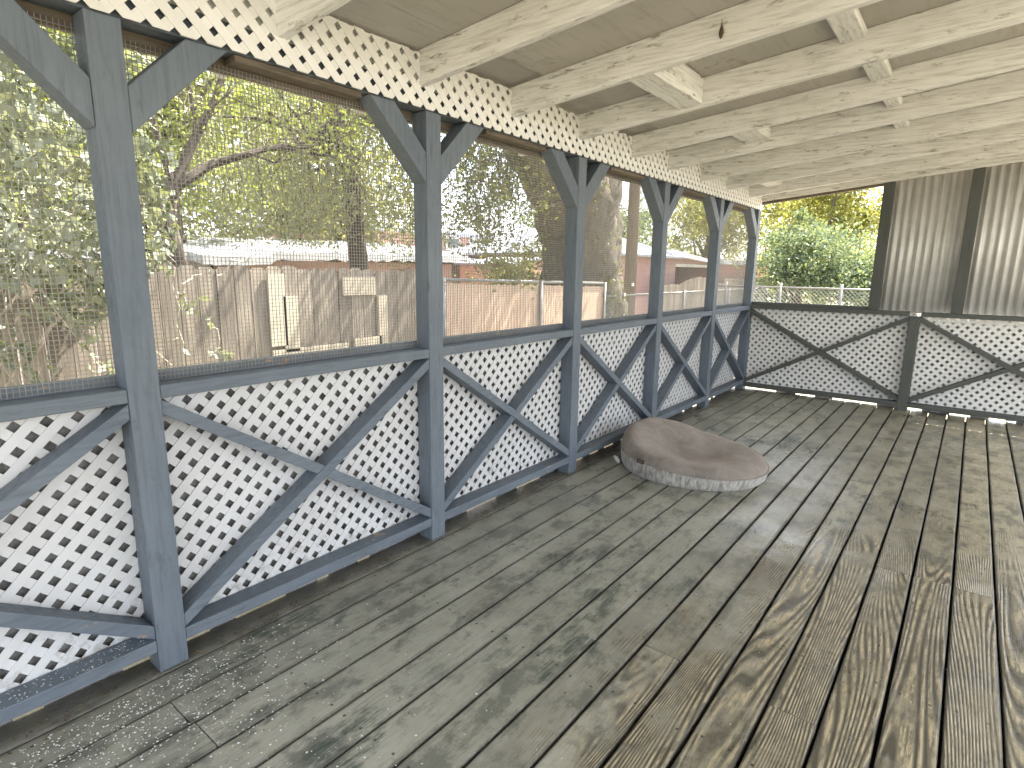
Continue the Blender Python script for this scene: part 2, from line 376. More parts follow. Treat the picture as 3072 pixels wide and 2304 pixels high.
# ------------------------------------------------------------------ railing panels, left side
RT0, RT1, RB0, RB1 = 0.911, 0.953, 0.075, 0.117
def railing(axis, u0, u1, face, label, slope_front, zt=(RT0, RT1), zb=(RB0, RB1), phase=0.0, lat_top=None):
    g = 'cross braced lattice railings'
    loc = (face, u0, 0) if axis == 'x' else (u0, face, 0)
    t = thing('railing_panel', loc, label, 'railing', g)
    sg = -1 if axis == 'x' else 1; al = 'y' if axis == 'x' else 'x'
    a0, a1 = u0+0.0008, u1-0.0008
    for nm, (q0, q1) in (('top_rail', zt), ('bottom_rail', zb)):
        mb = MB(); mb.prism([(a0,q0),(a1,q0),(a1,q1),(a0,q1)], axis, face+sg*0.002, face+sg*0.087)
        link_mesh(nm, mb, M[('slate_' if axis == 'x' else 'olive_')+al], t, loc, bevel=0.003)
    lo, hi = zb[1]+0.0006, zt[0]-0.0006; W = 0.040; m = 0.026
    down = strip((u0, hi-m), (u1, lo+m), W); upw = strip((u0, lo+m), (u1, hi-m), W)
    dn = cliprect(down, a0, a1, lo, hi); upp = cliprect(upw, a0, a1, lo, hi)
    front, back, bd = (dn, upp, down) if slope_front < 0 else (upp, dn, upw)
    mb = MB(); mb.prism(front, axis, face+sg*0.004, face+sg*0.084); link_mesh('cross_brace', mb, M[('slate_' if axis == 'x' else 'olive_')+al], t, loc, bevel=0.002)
    e = Vector((bd[1][0]-bd[0][0], bd[1][1]-bd[0][1])).normalized(); nrm = (-e.y, e.x); cc = (nrm[0]*(u0+u1)/2+nrm[1]*(lo+hi)/2)
    mb = MB()
    mb.prism(clip(back, nrm[0], nrm[1], cc-W/2-0.0008), axis, face+sg*0.006, face+sg*0.082)
    mb.prism(clip(back, -nrm[0], -nrm[1], -cc-W/2-0.0008), axis, face+sg*0.006, face+sg*0.082)
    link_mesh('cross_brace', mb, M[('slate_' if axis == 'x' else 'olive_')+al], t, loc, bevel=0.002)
    ext = 0.03
    mb = lattice_mb(u0-ext if axis == 'x' else u0, u1+ext if axis == 'x' else u1, 0.022, zt[1]-0.03, axis, face+sg*0.0895, 0.0525, 0.0272, 0.0030, phase, 1)
    link_mesh('lattice', mb, M['lattice' if axis == 'x' else 'lattice_bright'], t, loc)  # end wall gets the brighter lattice colour to offset its weaker light
    e0, e1 = (0.044, 0.044) if axis == 'x' else (0.02, 0.043)
    mb = MB(); uu = u0-e0
    while uu < u1+e1-1e-6:
        u2_ = min(uu+rng.uniform(0.03, 0.16), u1+e1); zb_ = rng.choice((-0.02, -0.02, 0.004, 0.008, 0.014, 0.03)) if axis == 'y' else rng.choice((-0.03, -0.03, -0.02, 0.006, 0.03))
        mb.prism([(uu+0.0002,zb_+rng.uniform(0, 0.012)),(u2_,zb_+rng.uniform(0, 0.012)),(u2_,zt[0]+0.002),(uu,zt[0]+0.002)], axis, face+sg*0.1215, face+sg*0.1265); uu = u2_
    link_mesh('backing_board', mb, M['hole_shade'], t, loc)  # board added behind the lattice to darken its holes and block outside light
    return t
rl = {0: 'nearest lattice railing, cut off by the left edge of the picture',
      1: 'widest lattice railing, between the two nearest posts, scraped rising brace',
      2: 'lattice railing between the second and third posts, left of the cushion',
      3: 'lattice railing partly hidden behind the raised end of the cushion',
      4: 'narrow foreshortened lattice railing between the fourth and fifth posts',
      5: 'last narrow lattice railing on the screened side, meeting the corner post'}
for i in range(0, 6):
    railing('x', PY[i]+0.0445, PY[i+1]-0.0445, XL, rl[i], 1 if i < 2 else -1, phase=0.01*i)

# ------------------------------------------------------------------ screens above the railings
def screen_mesh(y0, y1, z0, z1, x, pitch, rw):
    mb = MB()
    def wire(fn, n):
        r0 = rng.random(); vs = []; fs = []
        for i in range(n+1):
            p, a = fn(i/n); q = rw
            for (du, dx) in ((-q,-q),(q,-q),(q,q),(-q,q)):
                vs.append((p[0]+dx, p[1]+(du if a == 'z' else 0), p[2]+(du if a == 'y' else 0)))
        for i in range(n):
            for j in range(4): fs.append((i*4+j, i*4+(j+1) % 4, i*4+4+(j+1) % 4, i*4+4+j))
        mb.add(vs, fs, r0)
    def bul(y, z): return 0.006*math.sin(3.1*(y-y0)+1)*math.sin(4*(z-z0)) + 0.003*math.sin(11*y+5*z)
    y = y0
    while y < y1:
        jj = [rng.uniform(-0.0008, 0.0008) for _ in range(10)]; ph = rng.uniform(0, 6)
        wire(lambda t_, y=y, jj=jj: ((x+bul(y, z0+(z1-z0)*t_), y+jj[int(round(t_*9))]+0.0022*math.sin(5*t_+y*3), z0+(z1-z0)*t_), 'z'), 9); y += pitch
    z = z0
    while z < z1:
        jj = [rng.uniform(-0.0008, 0.0008) for _ in range(10)]
        wire(lambda t_, z=z, jj=jj: ((x-2*rw+bul(y0+(y1-y0)*t_, z), y0+(y1-y0)*t_, z+jj[int(round(t_*9))]+0.002*math.sin(4*t_+z*5)), 'y'), 9); z += pitch
    return mb
sc = {0: 'square wire mesh screen left of the nearest post, ivy behind it',
      1: 'widest wire mesh screen, patched wooden fence and leaning branches behind it',
      2: 'wire mesh screen before the hanging oak twigs and tan slatted fence',
      3: 'wire mesh screen before the ivy clad trunk and utility pole',
      4: 'narrow wire mesh screen before the scalloped fence and garage',
      5: 'narrowest wire mesh screen, next to the corner post'}
first = None
for i in range(0, 6):
    a, b = PY[i]+0.0445, PY[i+1]-0.0445; loc = (XL-0.089, (a+b)/2, 0.953)
    t = thing('wire_screen', loc, sc[i], 'screen', 'wire mesh screens between the posts')
    if i in (0, 5):
        mb = screen_mesh(a-0.02, b+0.02, 0.957, 1.962, XL-0.083 if i == 0 else XL-0.083, 0.0134, 0.00090)
        first = link_mesh('wire_mesh', mb, M['wire'], t, loc)
    else:
        if i == 1:
            mb = screen_mesh(a-0.005, b+0.005, 0.957, 1.962, XL-0.083, 0.0134, 0.00090); first = link_mesh('wire_mesh', mb, M['wire'], t, loc)
        else:
            c_ = first.copy(); COL.objects.link(c_); c_.parent = t
    mb = MB(); mb.box(XL-0.128, XL-0.0905, a-0.03, b+0.03, 0.915, 0.984)
    link_mesh('sill_board', mb, M['slate_y'], t, loc, bevel=0.003)

# ------------------------------------------------------------------ roof: rafters, ceiling sheets, blocking
RS = 0.10; RX = -1.925
def rz(x, z=2.068): return z + RS*(x-RX)
RY = [1.175, 1.815, 2.432, 3.066, 3.732, 4.326, 4.996, 5.638, 6.335, 6.792]
rlab = ['rafter nearest the camera, only its low end showing at the top edge',
 'second white rafter, its end framed by the frieze over the second post',
 'third white rafter, with a brown cocoon hanging on its side',
 'fourth white rafter, carrying the broad block beside the split in the ceiling',
 'fifth white rafter from the camera, with three dark nail holes',
 'sixth white rafter, the first past the bright lit block',
 'seventh white rafter from the camera, between two plain bays',
 'eighth white rafter from the camera',
 'ninth white rafter, last but one before the end wall',
 'end rafter lying against the corrugated end wall above the open window']
XR0, XR1 = -2.38, 2.7
for i, y in enumerate(RY):
    loc = (XR0, y, rz(XR0)); mb = MB(); n = 14; rr = random.Random(i+50)
    vs = []; fs = []
    for j in range(n+1):
        x = XR0+(XR1-XR0)*j/n; z = rz(x)+rr.uniform(-0.0015, 0.0015); dy = rr.uniform(-0.0015, 0.0015)
        vs += [(x, y+dy, z), (x, y+0.038+dy, z+rr.uniform(-0.001, 0.001)), (x, y+0.038+dy, rz(x)+0.137), (x, y+dy, rz(x)+0.137)]
    for j in range(n):
        for q in range(4): fs.append((j*4+q, j*4+4+q, j*4+4+(q+1) % 4, j*4+(q+1) % 4))
    fs += [(0,1,2,3), (n*4+3, n*4+2, n*4+1, n*4)]
    mb.add(vs, fs)
    o = link_mesh('rafter', mb, M['cream_x'], None, loc, bevel=0.004, seg=2); o.location = loc
    tag(o, rlab[i], 'rafter', 'white painted roof rafters')

# blocking between rafters: (bay index, x0, x1, height)
blk = [(2, -1.32, -1.20, 0.010, 'broad wooden block between the third and fourth rafters beside the ceiling split'),
       (2, -0.60, -0.50, 0.100, 'square ended block high at the top right, between the third and fourth rafters'),
       (3, -0.57, -0.475, 0.100, 'small block between the fourth and fifth rafters, right of centre'),
       (4, -0.555, -0.48, 0.088, 'small block between the fifth and sixth rafters'),
       (4, -1.37, -1.21, 0.062, 'brightly lit block low between the fifth and sixth rafters'),
       (5, -0.575, -0.495, 0.098, 'thin block edge between the sixth and seventh rafters'),
       (8, -0.245, -0.15, 0.072, 'small block between the ninth and end rafters over the corrugated wall'),
       (7, -1.76, -1.62, 0.068, 'bright block close to the corner, between the eighth and ninth rafters')]
for b, x0, x1, zb_, lab in blk:
    ya, yb = RY[b]+0.040, RY[b+1]-0.002; dz = zb_-0.012
    loc = ((x0+x1)/2, (ya+yb)/2, rz((x0+x1)/2))
    mb = MB(); mb.prism([(x0, rz(x0)+0.012+dz), (x1, rz(x1)+0.012+dz), (x1, rz(x1)+0.132), (x0, rz(x0)+0.132)], 'y', ya, yb)
    o = link_mesh('roof_block', mb, M['cream_y'], None, loc, bevel=0.006); o.location = loc
    tag(o, lab, 'block', 'blocks between the rafters')

ct = NT('grey_ceiling_ply'); cc_ = ct.vadd(ct.coords(), ct.comb(0.0, ct.math('MULTIPLY', ct.attr("rnd"), 9.0), 0.0))
ccol = ct.mix(ct.rng(ct.noise(cc_, 1.3, 5, 0.6), 0.3, 0.7), (0.50,0.485,0.45), (0.38,0.365,0.33))
cg = ct.noise(ct.mapping(cc_, (9,1,1)), 5.0, 5, 0.65)
ccol = ct.mix(ct.math('MULTIPLY', ct.rng(cg, 0.5, 0.75), 0.45), ccol, (0.25,0.215,0.16))
ccol = ct.mix(ct.math('MULTIPLY', ct.rng(ct.noise(cc_, 3.7, 6, 0.75), 0.58, 0.70), 0.6), ccol, (0.15,0.115,0.075))
M['ceiling'] = ct.finish(ccol, 0.75, ct.bump(cg, 0.3, 0.004), 0.3)
M['roofing'] = plain('roofing_felt', (0.16,0.15,0.14), (0.24,0.22,0.20), 5.0, 0.9)
t = thing('porch_roof', (0, 2.5, rz(0)+0.14), 'low sloping porch roof with stained grey ceiling sheets over the rafters', 'roof')
def sheet(x0, x1, y0, y1, lift=0.0, warp=0.0):
    mb = MB(); n = 8; vs = []; fs = []
    for i in range(n+1):
        y = y0+(y1-y0)*i/n; wz = warp*math.sin(math.pi*i/n)
        for (x, q, wq) in ((x0,0,0),(x1,0,1),(x1,0.012,1),(x0,0.012,0)): vs.append((x, y, rz(x)+0.1375+q+lift+wz*wq))
    for i in range(n):
        for q in range(4): fs.append((i*4+q, i*4+4+q, i*4+4+(q+1) % 4, i*4+(q+1) % 4))
    fs += [(0,1,2,3), (n*4+3, n*4+2, n*4+1, n*4)]
    mb.add(vs, fs); link_mesh('ceiling_sheet', mb, M['ceiling'], t, t.location)
sx = [-2.55, -1.742, -0.52, 0.70, 1.92, 2.75]
sy = [-1.7, 1.83, 4.345, 6.353, 7.80]  # unseen overhangs past posts and end wall lengthened to keep sun off the deck
for i in range(len(sx)-1):
    for j in range(len(sy)-1):
        sheet(sx[i]+0.0012, sx[i+1]-0.0012, sy[j]+0.001, sy[j+1]-0.001, rng.uniform(0, 0.001), 0.024 if (i, j) == (0, 1) else 0.0)
mb = MB(); mb.prism([(-2.6, rz(-2.6)+0.18), (2.8, rz(2.8)+0.18), (2.8, rz(2.8)+0.195), (-2.6, rz(-2.6)+0.195)], 'y', -1.75, 7.86)
link_mesh('roof_covering', mb, M['roofing'], t, t.location)

# frieze of white lattice along the tops of the posts
t = thing('lattice_frieze', (RX, 3.0, 1.983), 'saw edged white lattice frieze running under the ceiling along the posts', 'frieze')
mb = lattice_mb(-0.5, 6.85, 1.983, rz(RX)+0.134, 'x', RX-0.002, 0.0535, 0.0318, 0.0030, 1.191-0.0757*20, -1, top=lambda u: 2.193+0.006*math.sin(u*23)+0.004*math.sin(u*61))
link_mesh('lattice', mb, M['lattice_bright'], t, t.location)
mb = MB(); ys_ = [-0.5]+[q for y in RY[:-1] for q in (y-0.001, y+0.039)]+[6.79]
for a, b in zip(ys_[0::2], ys_[1::2]): mb.box(-1.957-0.022, -1.957, a, b, 2.071, rz(-1.979)+0.134)
link_mesh('backing_board', mb, M['cream_y'], t, t.location)

# ------------------------------------------------------------------ far end wall
YF = 6.78
far_top, far_bot = (0.925, 0.966), (0.037, 0.079)
railing('y', XL, -0.460, YF, 'end wall lattice railing below the open window, left of the short post', -1, far_top, far_bot, 0.02)
railing('y', -0.372, 1.070, YF, 'end wall lattice railing below the corrugated sheets, cut by the right edge', -1, far_top, far_bot, 0.03)
mb = MB(); mb.box(-0.460, -0.372, YF-0.003, YF+0.088, 0.0, 0.9245)
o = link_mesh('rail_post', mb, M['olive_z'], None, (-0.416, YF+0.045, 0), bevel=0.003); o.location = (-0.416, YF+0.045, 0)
tag(o, 'short dark post between the two lattice railings of the end wall', 'post')
for x0, x1, lab in ((-0.815, -0.725, 'tall end wall post between the open window and the corrugated sheets'),
                    (-0.145, -0.058, 'dark post standing between the two corrugated metal sheets')):
    loc = (x0, YF+0.012, 0.967); zt = min(rz(x0), rz(x1))-0.002
    mb = MB(); mb.prism([(x0, 0.967), (x1, 0.967), (x1, rz(x1)-0.002), (x0, rz(x0)-0.002)], 'y', YF+0.012, YF+0.098)
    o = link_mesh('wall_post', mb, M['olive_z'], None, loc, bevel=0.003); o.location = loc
    tag(o, lab, 'post', 'posts of the end wall')
t = thing('window_frame', (-1.37, YF+0.05, 0.967), 'dark frame of the glassless opening in the end wall, trees beyond', 'window frame')
xa, xb = XL+0.001, -0.816
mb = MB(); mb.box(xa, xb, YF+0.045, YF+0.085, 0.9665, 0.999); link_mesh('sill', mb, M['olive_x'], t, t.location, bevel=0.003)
mb = MB(); mb.prism([(xa, rz(xa)-0.026), (xb, rz(xb)-0.022), (xb, rz(xb)-0.002), (xa, rz(xa)-0.002)], 'y', YF+0.03, YF+0.09); link_mesh('header', mb, M['brown_y'], t, t.location)
mt = NT('galvanised_sheet'); mc = mt.coords(); st = mt.noise(mt.mapping(mc, (30,1,0.7)), 1.6, 5, 0.65)
mcol = mt.mix(mt.rng(mt.noise(mc, 2.0, 5, 0.65), 0.35, 0.65), (0.52,0.515,0.49), (0.68,0.68,0.66))
mcol = mt.mix(mt.math('MULTIPLY', mt.rng(st, 0.52, 0.70), 0.65), mcol, (0.20,0.175,0.14))
M['tin'] = mt.finish(mcol, mt.rng(st, 0.3, 0.7, 0.38, 0.62), mt.bump(st, 0.1, 0.004), 0.5, 0.25)
def corrugated(x0, x1, label):
    mb = MB(); P = 0.067; n = int((x1-x0)/P*10); vs = []; fs = []
    for i in range(n+1):
        x = x0+(x1-x0)*i/n; y = YF+0.112+0.0105*math.sin(2*math.pi*x/P); dz = 0.004*math.sin(2*math.pi*x/P)
        vs += [(x, y, 0.950), (x, y, rz(x)+0.06), (x, y+0.0012, rz(x)+0.06), (x, y+0.0012, 0.950)]
    for i in range(n):
        for q in range(4): fs.append((i*4+q, i*4+4+q, i*4+4+(q+1) % 4, i*4+(q+1) % 4))
    fs += [(0,1,2,3), (n*4+3, n*4+2, n*4+1, n*4)]
    mb.add(vs, fs, 0.5); loc = ((x0+x1)/2, YF+0.11, 0.95)
    o = link_mesh('corrugated_sheet', mb, M['tin'], None, loc); o.location = loc
    for p in o.data.polygons: p.use_smooth = True
    tag(o, label, 'metal sheet', 'corrugated sheets of the end wall')
corrugated(-0.760, -0.103, 'corrugated metal sheet beside the open window, streaked and grey')
corrugated(-0.100, 1.15, 'corrugated metal sheet at the right edge, with rusty ridges')

# ------------------------------------------------------------------ cushion
def cushion():
    CX, CY, A, B = -1.375, 3.765, 0.485, 0.455
    t = thing('pet_cushion', (CX, CY, 0), 'round brown plush pet cushion dented in the middle, lying on the deck', 'cushion')
    def prof(th):
        # th=0 -> +x ; height of seam and rim
        l = max(0.0, math.cos(th-math.pi*0.93))**1.6; f = max(0, -math.sin(th))
        seam = 0.094 + 0.026*l + 0.014*f - 0.030*max(0, math.cos(th+0.2)); rim = 0.140 + 0.122*l + 0.022*f**1.5 - 0.012*max(0, math.cos(th))
        return seam, rim
    N = 96; top = MB(); vs = []; fs = []; rows = []
    rr = random.Random(3)
    def R(th, k=1.0): return (CX+A*k*math.cos(th), CY+B*k*math.sin(th))
    RAD = [1.0, 0.995, 0.97, 0.92, 0.85, 0.76, 0.66, 0.55, 0.44, 0.33, 0.22, 0.11, 0.0]
    for k, q in enumerate(RAD):
        for i in range(N):
            th = 2*math.pi*i/N; seam, rim = prof(th); x, y = R(th, q)
            if q > 0.85:
                s_ = math.sqrt(max(0, 1-((q-0.85)/0.15)**2)); z = seam + (rim-seam)*s_
            else:
                s_ = q/0.85; e = s_*s_*(3-2*s_); z = 0.070 + (rim-0.070)*e**1.05
            z += 0.005*math.sin(7*x+3)*math.sin(9*y)+0.0025*math.sin(23*x+17*y)
            vs.append((x, y, z))
    for k in range(len(RAD)-1):
        for i in range(N): fs.append((k*N+i, k*N+(i+1) % N, (k+1)*N+(i+1) % N, (k+1)*N+i))
    top.add(vs, fs, 0.5)
    ft = NT('brown_plush'); fc = ft.coords(); nap_shade = ft.noise(fc, 6.5, 6, 0.65, 0.6); fz = ft.noise(ft.mapping(fc, (1,1.6,1.0)), 150, 3, 0.7); fz2 = ft.noise(fc, 38, 4, 0.7)
    fcol = ft.mix(ft.rng(nap_shade, 0.36, 0.62), (0.115,0.102,0.090), (0.250,0.222,0.198)); fcol = ft.mix(ft.math('MULTIPLY', ft.rng(fz, 0.35, 0.75), 0.45), fcol, (0.34,0.29,0.25))  # light and dark of the brushed pile put into the colour
    M['plush'] = ft.finish(fcol, 0.95, ft.bump(ft.math('ADD', fz, ft.math('MULTIPLY', fz2, 0.9)), 0.9, 0.006), 0.1, Sheen_Weight=0.55, Sheen_Roughness=0.45, Sheen_Tint=(0.9,0.78,0.68))
    link_mesh('plush_top', top, M['plush'], t, t.location, smooth=True)
    # striped side band with bottom
    vs = []; fs = []; band = MB(); prs = [(0.92,0.0),(0.965,0.004),(0.990,0.22),(1.0,0.6),(1.004,0.86),(1.003,1.0),(0.985,1.03)]
    for (q, h) in prs:
        for i in range(N):
            th = 2*math.pi*i/N; seam, rim = prof(th); x, y = R(th, q); l = max(0.0, math.cos(th-math.pi*0.93))**3
            vs.append((x, y, max(0.0015, h*seam+0.0015+ (0.02*l*(1-h) if h < 0.9 else 0)*0)))
    for k in range(len(prs)-1):
        for i in range(N): fs.append((k*N+i, k*N+(i+1) % N, (k+1)*N+(i+1) % N, (k+1)*N+i))
    fs.append(tuple(range(N))[::-1]); band.add(vs, fs, 0.5)
    bt = NT('striped_band'); bc = bt.coords(); bx, by, bz = bt.sep(bc)
    ang = bt.math('ARCTAN2', by, bx); s1 = bt.noise(bt.comb(bt.math('MULTIPLY', ang, 9.0), bt.math('MULTIPLY', bz, 5.0), 0.0), 2.6, 5, 0.7); s2 = bt.noise(bc, 90, 3, 0.6)
    bcol = bt.mix(bt.rng(s1, 0.40, 0.60), (0.17,0.155,0.14), (0.47,0.46,0.43)); bcol = bt.mix(bt.math('MULTIPLY', s2, 0.35), bcol, (0.25,0.24,0.22))
    M['band'] = bt.finish(bcol, 0.9, bt.bump(s2, 0.5, 0.003), 0.15, Sheen_Weight=0.3)
    link_mesh('side_band', band, M['band'], t, t.location, smooth=True)
    pm = MB(); pp = [(*R(2*math.pi*i/N, 1.006), prof(2*math.pi*i/N)[0]+0.002) for i in range(N+1)]; pm.tube(pp, 0.0042, 6, cap=False)
    link_mesh('piping', pm, M['plush'], t, t.location, smooth=True)
    # woven maker's tab on the front seam, white care tag at the left foot
    th = rad(249); n = Vector((math.cos(th)/A, math.sin(th)/B, 0)).normalized(); tt = Vector((-n.y, n.x, 0)); seam, rim = prof(th); c0 = Vector((*R(th, 1.012), seam+0.006))
    def card(hw, z0, z1, off, us):
        mb_ = MB()
        for (a, b) in us:
            p = [c0+tt*(hw*a)+n*off+Vector((0,0,z0)), c0+tt*(hw*b)+n*off+Vector((0,0,z0)), c0+tt*(hw*b)+n*(off-0.004)+Vector((0,0,z1)), c0+tt*(hw*a)+n*(off-0.004)+Vector((0,0,z1))]
            q = [v-n*0.002 for v in p]; mb_.add(p+q, [(0,1,2,3),(7,6,5,4),(0,4,5,1),(1,5,6,2),(2,6,7,3),(3,7,4,0)])
        return mb_
    tab = link_mesh('woven_tab', card(0.030, -0.013, 0.013, 0.004, [(-1,1)]), plain('black_tab', (0.018,0.017,0.016), (0.03,0.028,0.026), 30), t, t.location)
    m2 = card(0.030, -0.0105, -0.0085, 0.0056, [(-0.9,0.9)]); m3 = card(0.030, 0.0085, 0.0105, 0.0046, [(-0.9,0.9)]); m4 = card(0.030, -0.004, 0.003, 0.0052, [(-0.7,-0.45),(-0.38,-0.12),(-0.05,0.15),(0.22,0.48),(0.54,0.72)])
    for q in (m3, m4): m2.add(q.v, q.f)
    link_mesh('tab_stitching', m2, plain('tab_thread', (0.16,0.14,0.12), (0.22,0.2,0.17), 30), tab, t.location)
    mb_ = MB(); b0 = Vector((*R(rad(205), 1.0), 0.0))
    for k, (dx, dy, ln) in enumerate(((-0.02,-0.035,0.05),(-0.045,-0.01,0.04),(0.0,-0.05,0.035))):
        p = b0+Vector((dx, dy, 0.004)); mb_.add([p, p+Vector((0.03,-0.02,0.001)), p+Vector((0.02,-0.02+0.02,ln*0.7)), p+Vector((-0.012,0.012,ln*0.6))], [(0,1,2,3)])
    link_mesh('care_tag', mb_, plain('white_tag', (0.7,0.7,0.68), (0.6,0.6,0.58), 20), t, t.location)
cushion()

# ------------------------------------------------------------------ small litter
M['fleck'] = plain('white_fleck', (0.8,0.8,0.77), (0.65,0.64,0.6), 30)
mb = MB(); rr = random.Random(11)
def fleck(x, y, z, s):
    a = rr.uniform(0, 6.28); k = rr.choice((3, 4, 5)); pts = []
    for i in range(k):
        q = s*rr.uniform(0.6, 1.2); th = a+6.283*i/k; pts.append((x+q*math.cos(th), y+q*math.sin(th), z+rr.uniform(0, 0.0012)))
    c = (x, y, z+0.0016); mb.add([c]+pts, [(0, i+1, (i+1) % k+1) for i in range(k)])
cnt = 0
while cnt < 1700:
    y = rr.gauss(0.42, 0.33); x = -1.905+abs(rr.gauss(0, 0.22)) if rr.random() < 0.75 else rr.uniform(-1.9, -1.0)
    if y > 1.5 or y < -0.3 or x > -0.9: continue
    if y > 0.62 and x < -1.90: continue
    fleck(x, y, 0.0018, rr.choice((0.0018, 0.0023, 0.0030, 0.0042))); cnt += 1
for _ in range(160): fleck(rr.uniform(-1.7, 0.1), rr.uniform(0.7, 2.6), 0.0018, rr.uniform(0.0013, 0.0024))
for _ in range(260): fleck(rr.uniform(-2.02, -1.95), rr.uniform(-0.2, 0.6), 0.1182, rr.uniform(0.0013, 0.0028))
tag(link_mesh('paint_flecks', mb, M['fleck']), 'scatter of tiny white paint flecks on the boards by the nearest post', 'flecks', kind='stuff')

M['litter'] = plain('dry_litter', (0.09,0.06,0.035), (0.22,0.16,0.095), 25.0, 0.9, 0.1, 40, 0.2, 0, (1,1,1), 0.6)
mb = MB()
for _ in range(620):
    y = rr.uniform(-0.3, 6.6); x = -1.985+abs(rr.gauss(0, 0.035)) if rr.random() < 0.8 else rr.uniform(-1.9, 0.4)
    if any(abs(y-q) < 0.06 for q in PY) and x < -1.93: continue
    s_ = rr.uniform(0.004, 0.012) if x < -1.85 else rr.uniform(0.002, 0.006); a = rr.uniform(0, 6.28); ca, sa = math.cos(a), math.sin(a); z0 = 0.002
    P4 = [(-s_,0),(0,-s_*0.35),(s_,0),(0,s_*0.35)]; mb.add([(x+p*ca-q*sa, y+p*sa+q*ca, z0+(0.002+rr.uniform(0,0.003) if i_ % 2 else 0)) for i_, (p, q) in enumerate(P4)], [(0,1,2),(0,2,3)])
tag(link_mesh('dry_litter', mb, M['litter']), 'dry leaf crumbs gathered along the foot of the railings', 'litter', kind='stuff')
mb = MB(); mb.tube([(-1.80,6.786,2.10),(-1.79,6.77,2.05),(-1.80,6.765,1.99),(-1.83,6.765,1.94),(-1.86,6.766,1.96),(-1.865,6.768,2.0)], 0.0022, 5)
o = link_mesh('wire_hook', mb, plain('rusty_wire', (0.08,0.05,0.035), (0.14,0.09,0.06), 40), None, (-1.80,6.77,2.02)); o.location = (-1.80,6.77,2.02)
tag(o, 'thin bent wire hanging from the end rafter beside the corner post', 'wire')
mb = MB(); c0 = Vector((-0.895, 2.427, 0)); zc = rz(-0.895)+0.03
vs = []; prof_ = [(0,0.0),(0.004,0.004),(0.007,0.012),(0.0085,0.022),(0.007,0.034),(0.004,0.044),(0.0015,0.055),(0.001,0.07)]
for (q, h) in prof_:
    for i in range(8):
        th = i*math.pi/4; vs.append((c0.x+q*math.cos(th)*(1+0.2*rr.uniform(-1,1)), c0.y-0.006+q*math.sin(th)*0.8, zc+h))
fs = [(k*8+i, k*8+(i+1) % 8, (k+1)*8+(i+1) % 8, (k+1)*8+i) for k in range(len(prof_)-1) for i in range(8)]
mb.add(vs, fs); loc = (c0.x, c0.y-0.006, zc+0.07)
o = link_mesh('cocoon', mb, plain('cocoon_brown', (0.05,0.035,0.022), (0.10,0.07,0.045), 60), None, loc); o.location = loc
tag(o, 'small brown cocoon hanging on the side of the third rafter', 'cocoon')

# ------------------------------------------------------------------ outside: fences
FX = -5.0
ft_ = NT('weathered_fence'); fc = ft_.coords(); fr = ft_.attr("rnd")
fcb = ft_.vadd(fc, ft_.comb(0.0, ft_.math('MULTIPLY', fr, 41.0), ft_.math('MULTIPLY', fr, 17.0)))
fg = ft_.noise(ft_.mapping(fcb, (14,14,0.8)), 3.0, 5, 0.7); fb_ = ft_.noise(ft_.mapping(fcb, (1,2.5,0.5)), 2.5, 5, 0.65)
fcol = ft_.mix(fr, (0.17,0.145,0.12), (0.29,0.25,0.205)); fcol = ft_.mix(ft_.math('MULTIPLY', ft_.rng(fg, 0.42, 0.7), 0.6), fcol, (0.06,0.048,0.037))
fcol = ft_.mix(ft_.math('MULTIPLY', ft_.rng(fb_, 0.5, 0.68), 0.55), fcol, (0.36,0.315,0.25))
M['fence'] = ft_.finish(fcol, 0.9, ft_.bump(fg, 0.4, 0.006), 0.2)
M['newboard'] = plain('pale_board', (0.46,0.41,0.32), (0.38,0.335,0.26), 3.0, 0.85, 0.2, 40, 0.2, 0, (12,12,1))
t = thing('board_fence', (FX, 2.0, GZ), 'tall weathered board fence with pale repair boards, under the ivy', 'fence')
mb = MB(); y = -3.2; i = 0; rr = random.Random(21)
while y < 4.86:
    w_ = 0.150; top = 1.325-0.010*(y-2.0)+rr.uniform(-0.02, 0.02); dx = rr.uniform(0, 0.012); a = y+0.003; b = y+w_-rr.uniform(0.003, 0.010)
    mb.prism([(a,GZ),(b,GZ),(b,top-0.03),(b-0.03,top),(a+0.03,top),(a,top-0.03)], 'x', FX-0.02+dx, FX+dx, rr.random()**1.3); y += w_
link_mesh('pickets', mb, M['fence'], t, t.location)
mb = MB(); mb.box(FX-0.07, FX-0.022, -3.2, 4.86, 0.9, 1.0); mb.box(FX-0.07, FX-0.022, -3.2, 4.86, -0.2, -0.1); link_mesh('fence_rails', mb, M['fence'], t, t.location)
def pboard(y0, y1, z0, z1): 
    mb = MB(); mb.box(FX+0.014, FX+0.034, y0, y1, z0, z1); link_mesh('repair_board', mb, M['newboard'], t, t.location)
pboard(3.59, 3.99, 1.04, 1.225); pboard(2.93, 3.07, 0.53, 1.05); pboard(4.02, 4.14, 0.45, 1.03); pboard(2.80, 3.62, 0.42, 0.56); pboard(2.79, 2.95, 0.60, 1.26); pboard(3.70, 4.05, 0.44, 0.60)

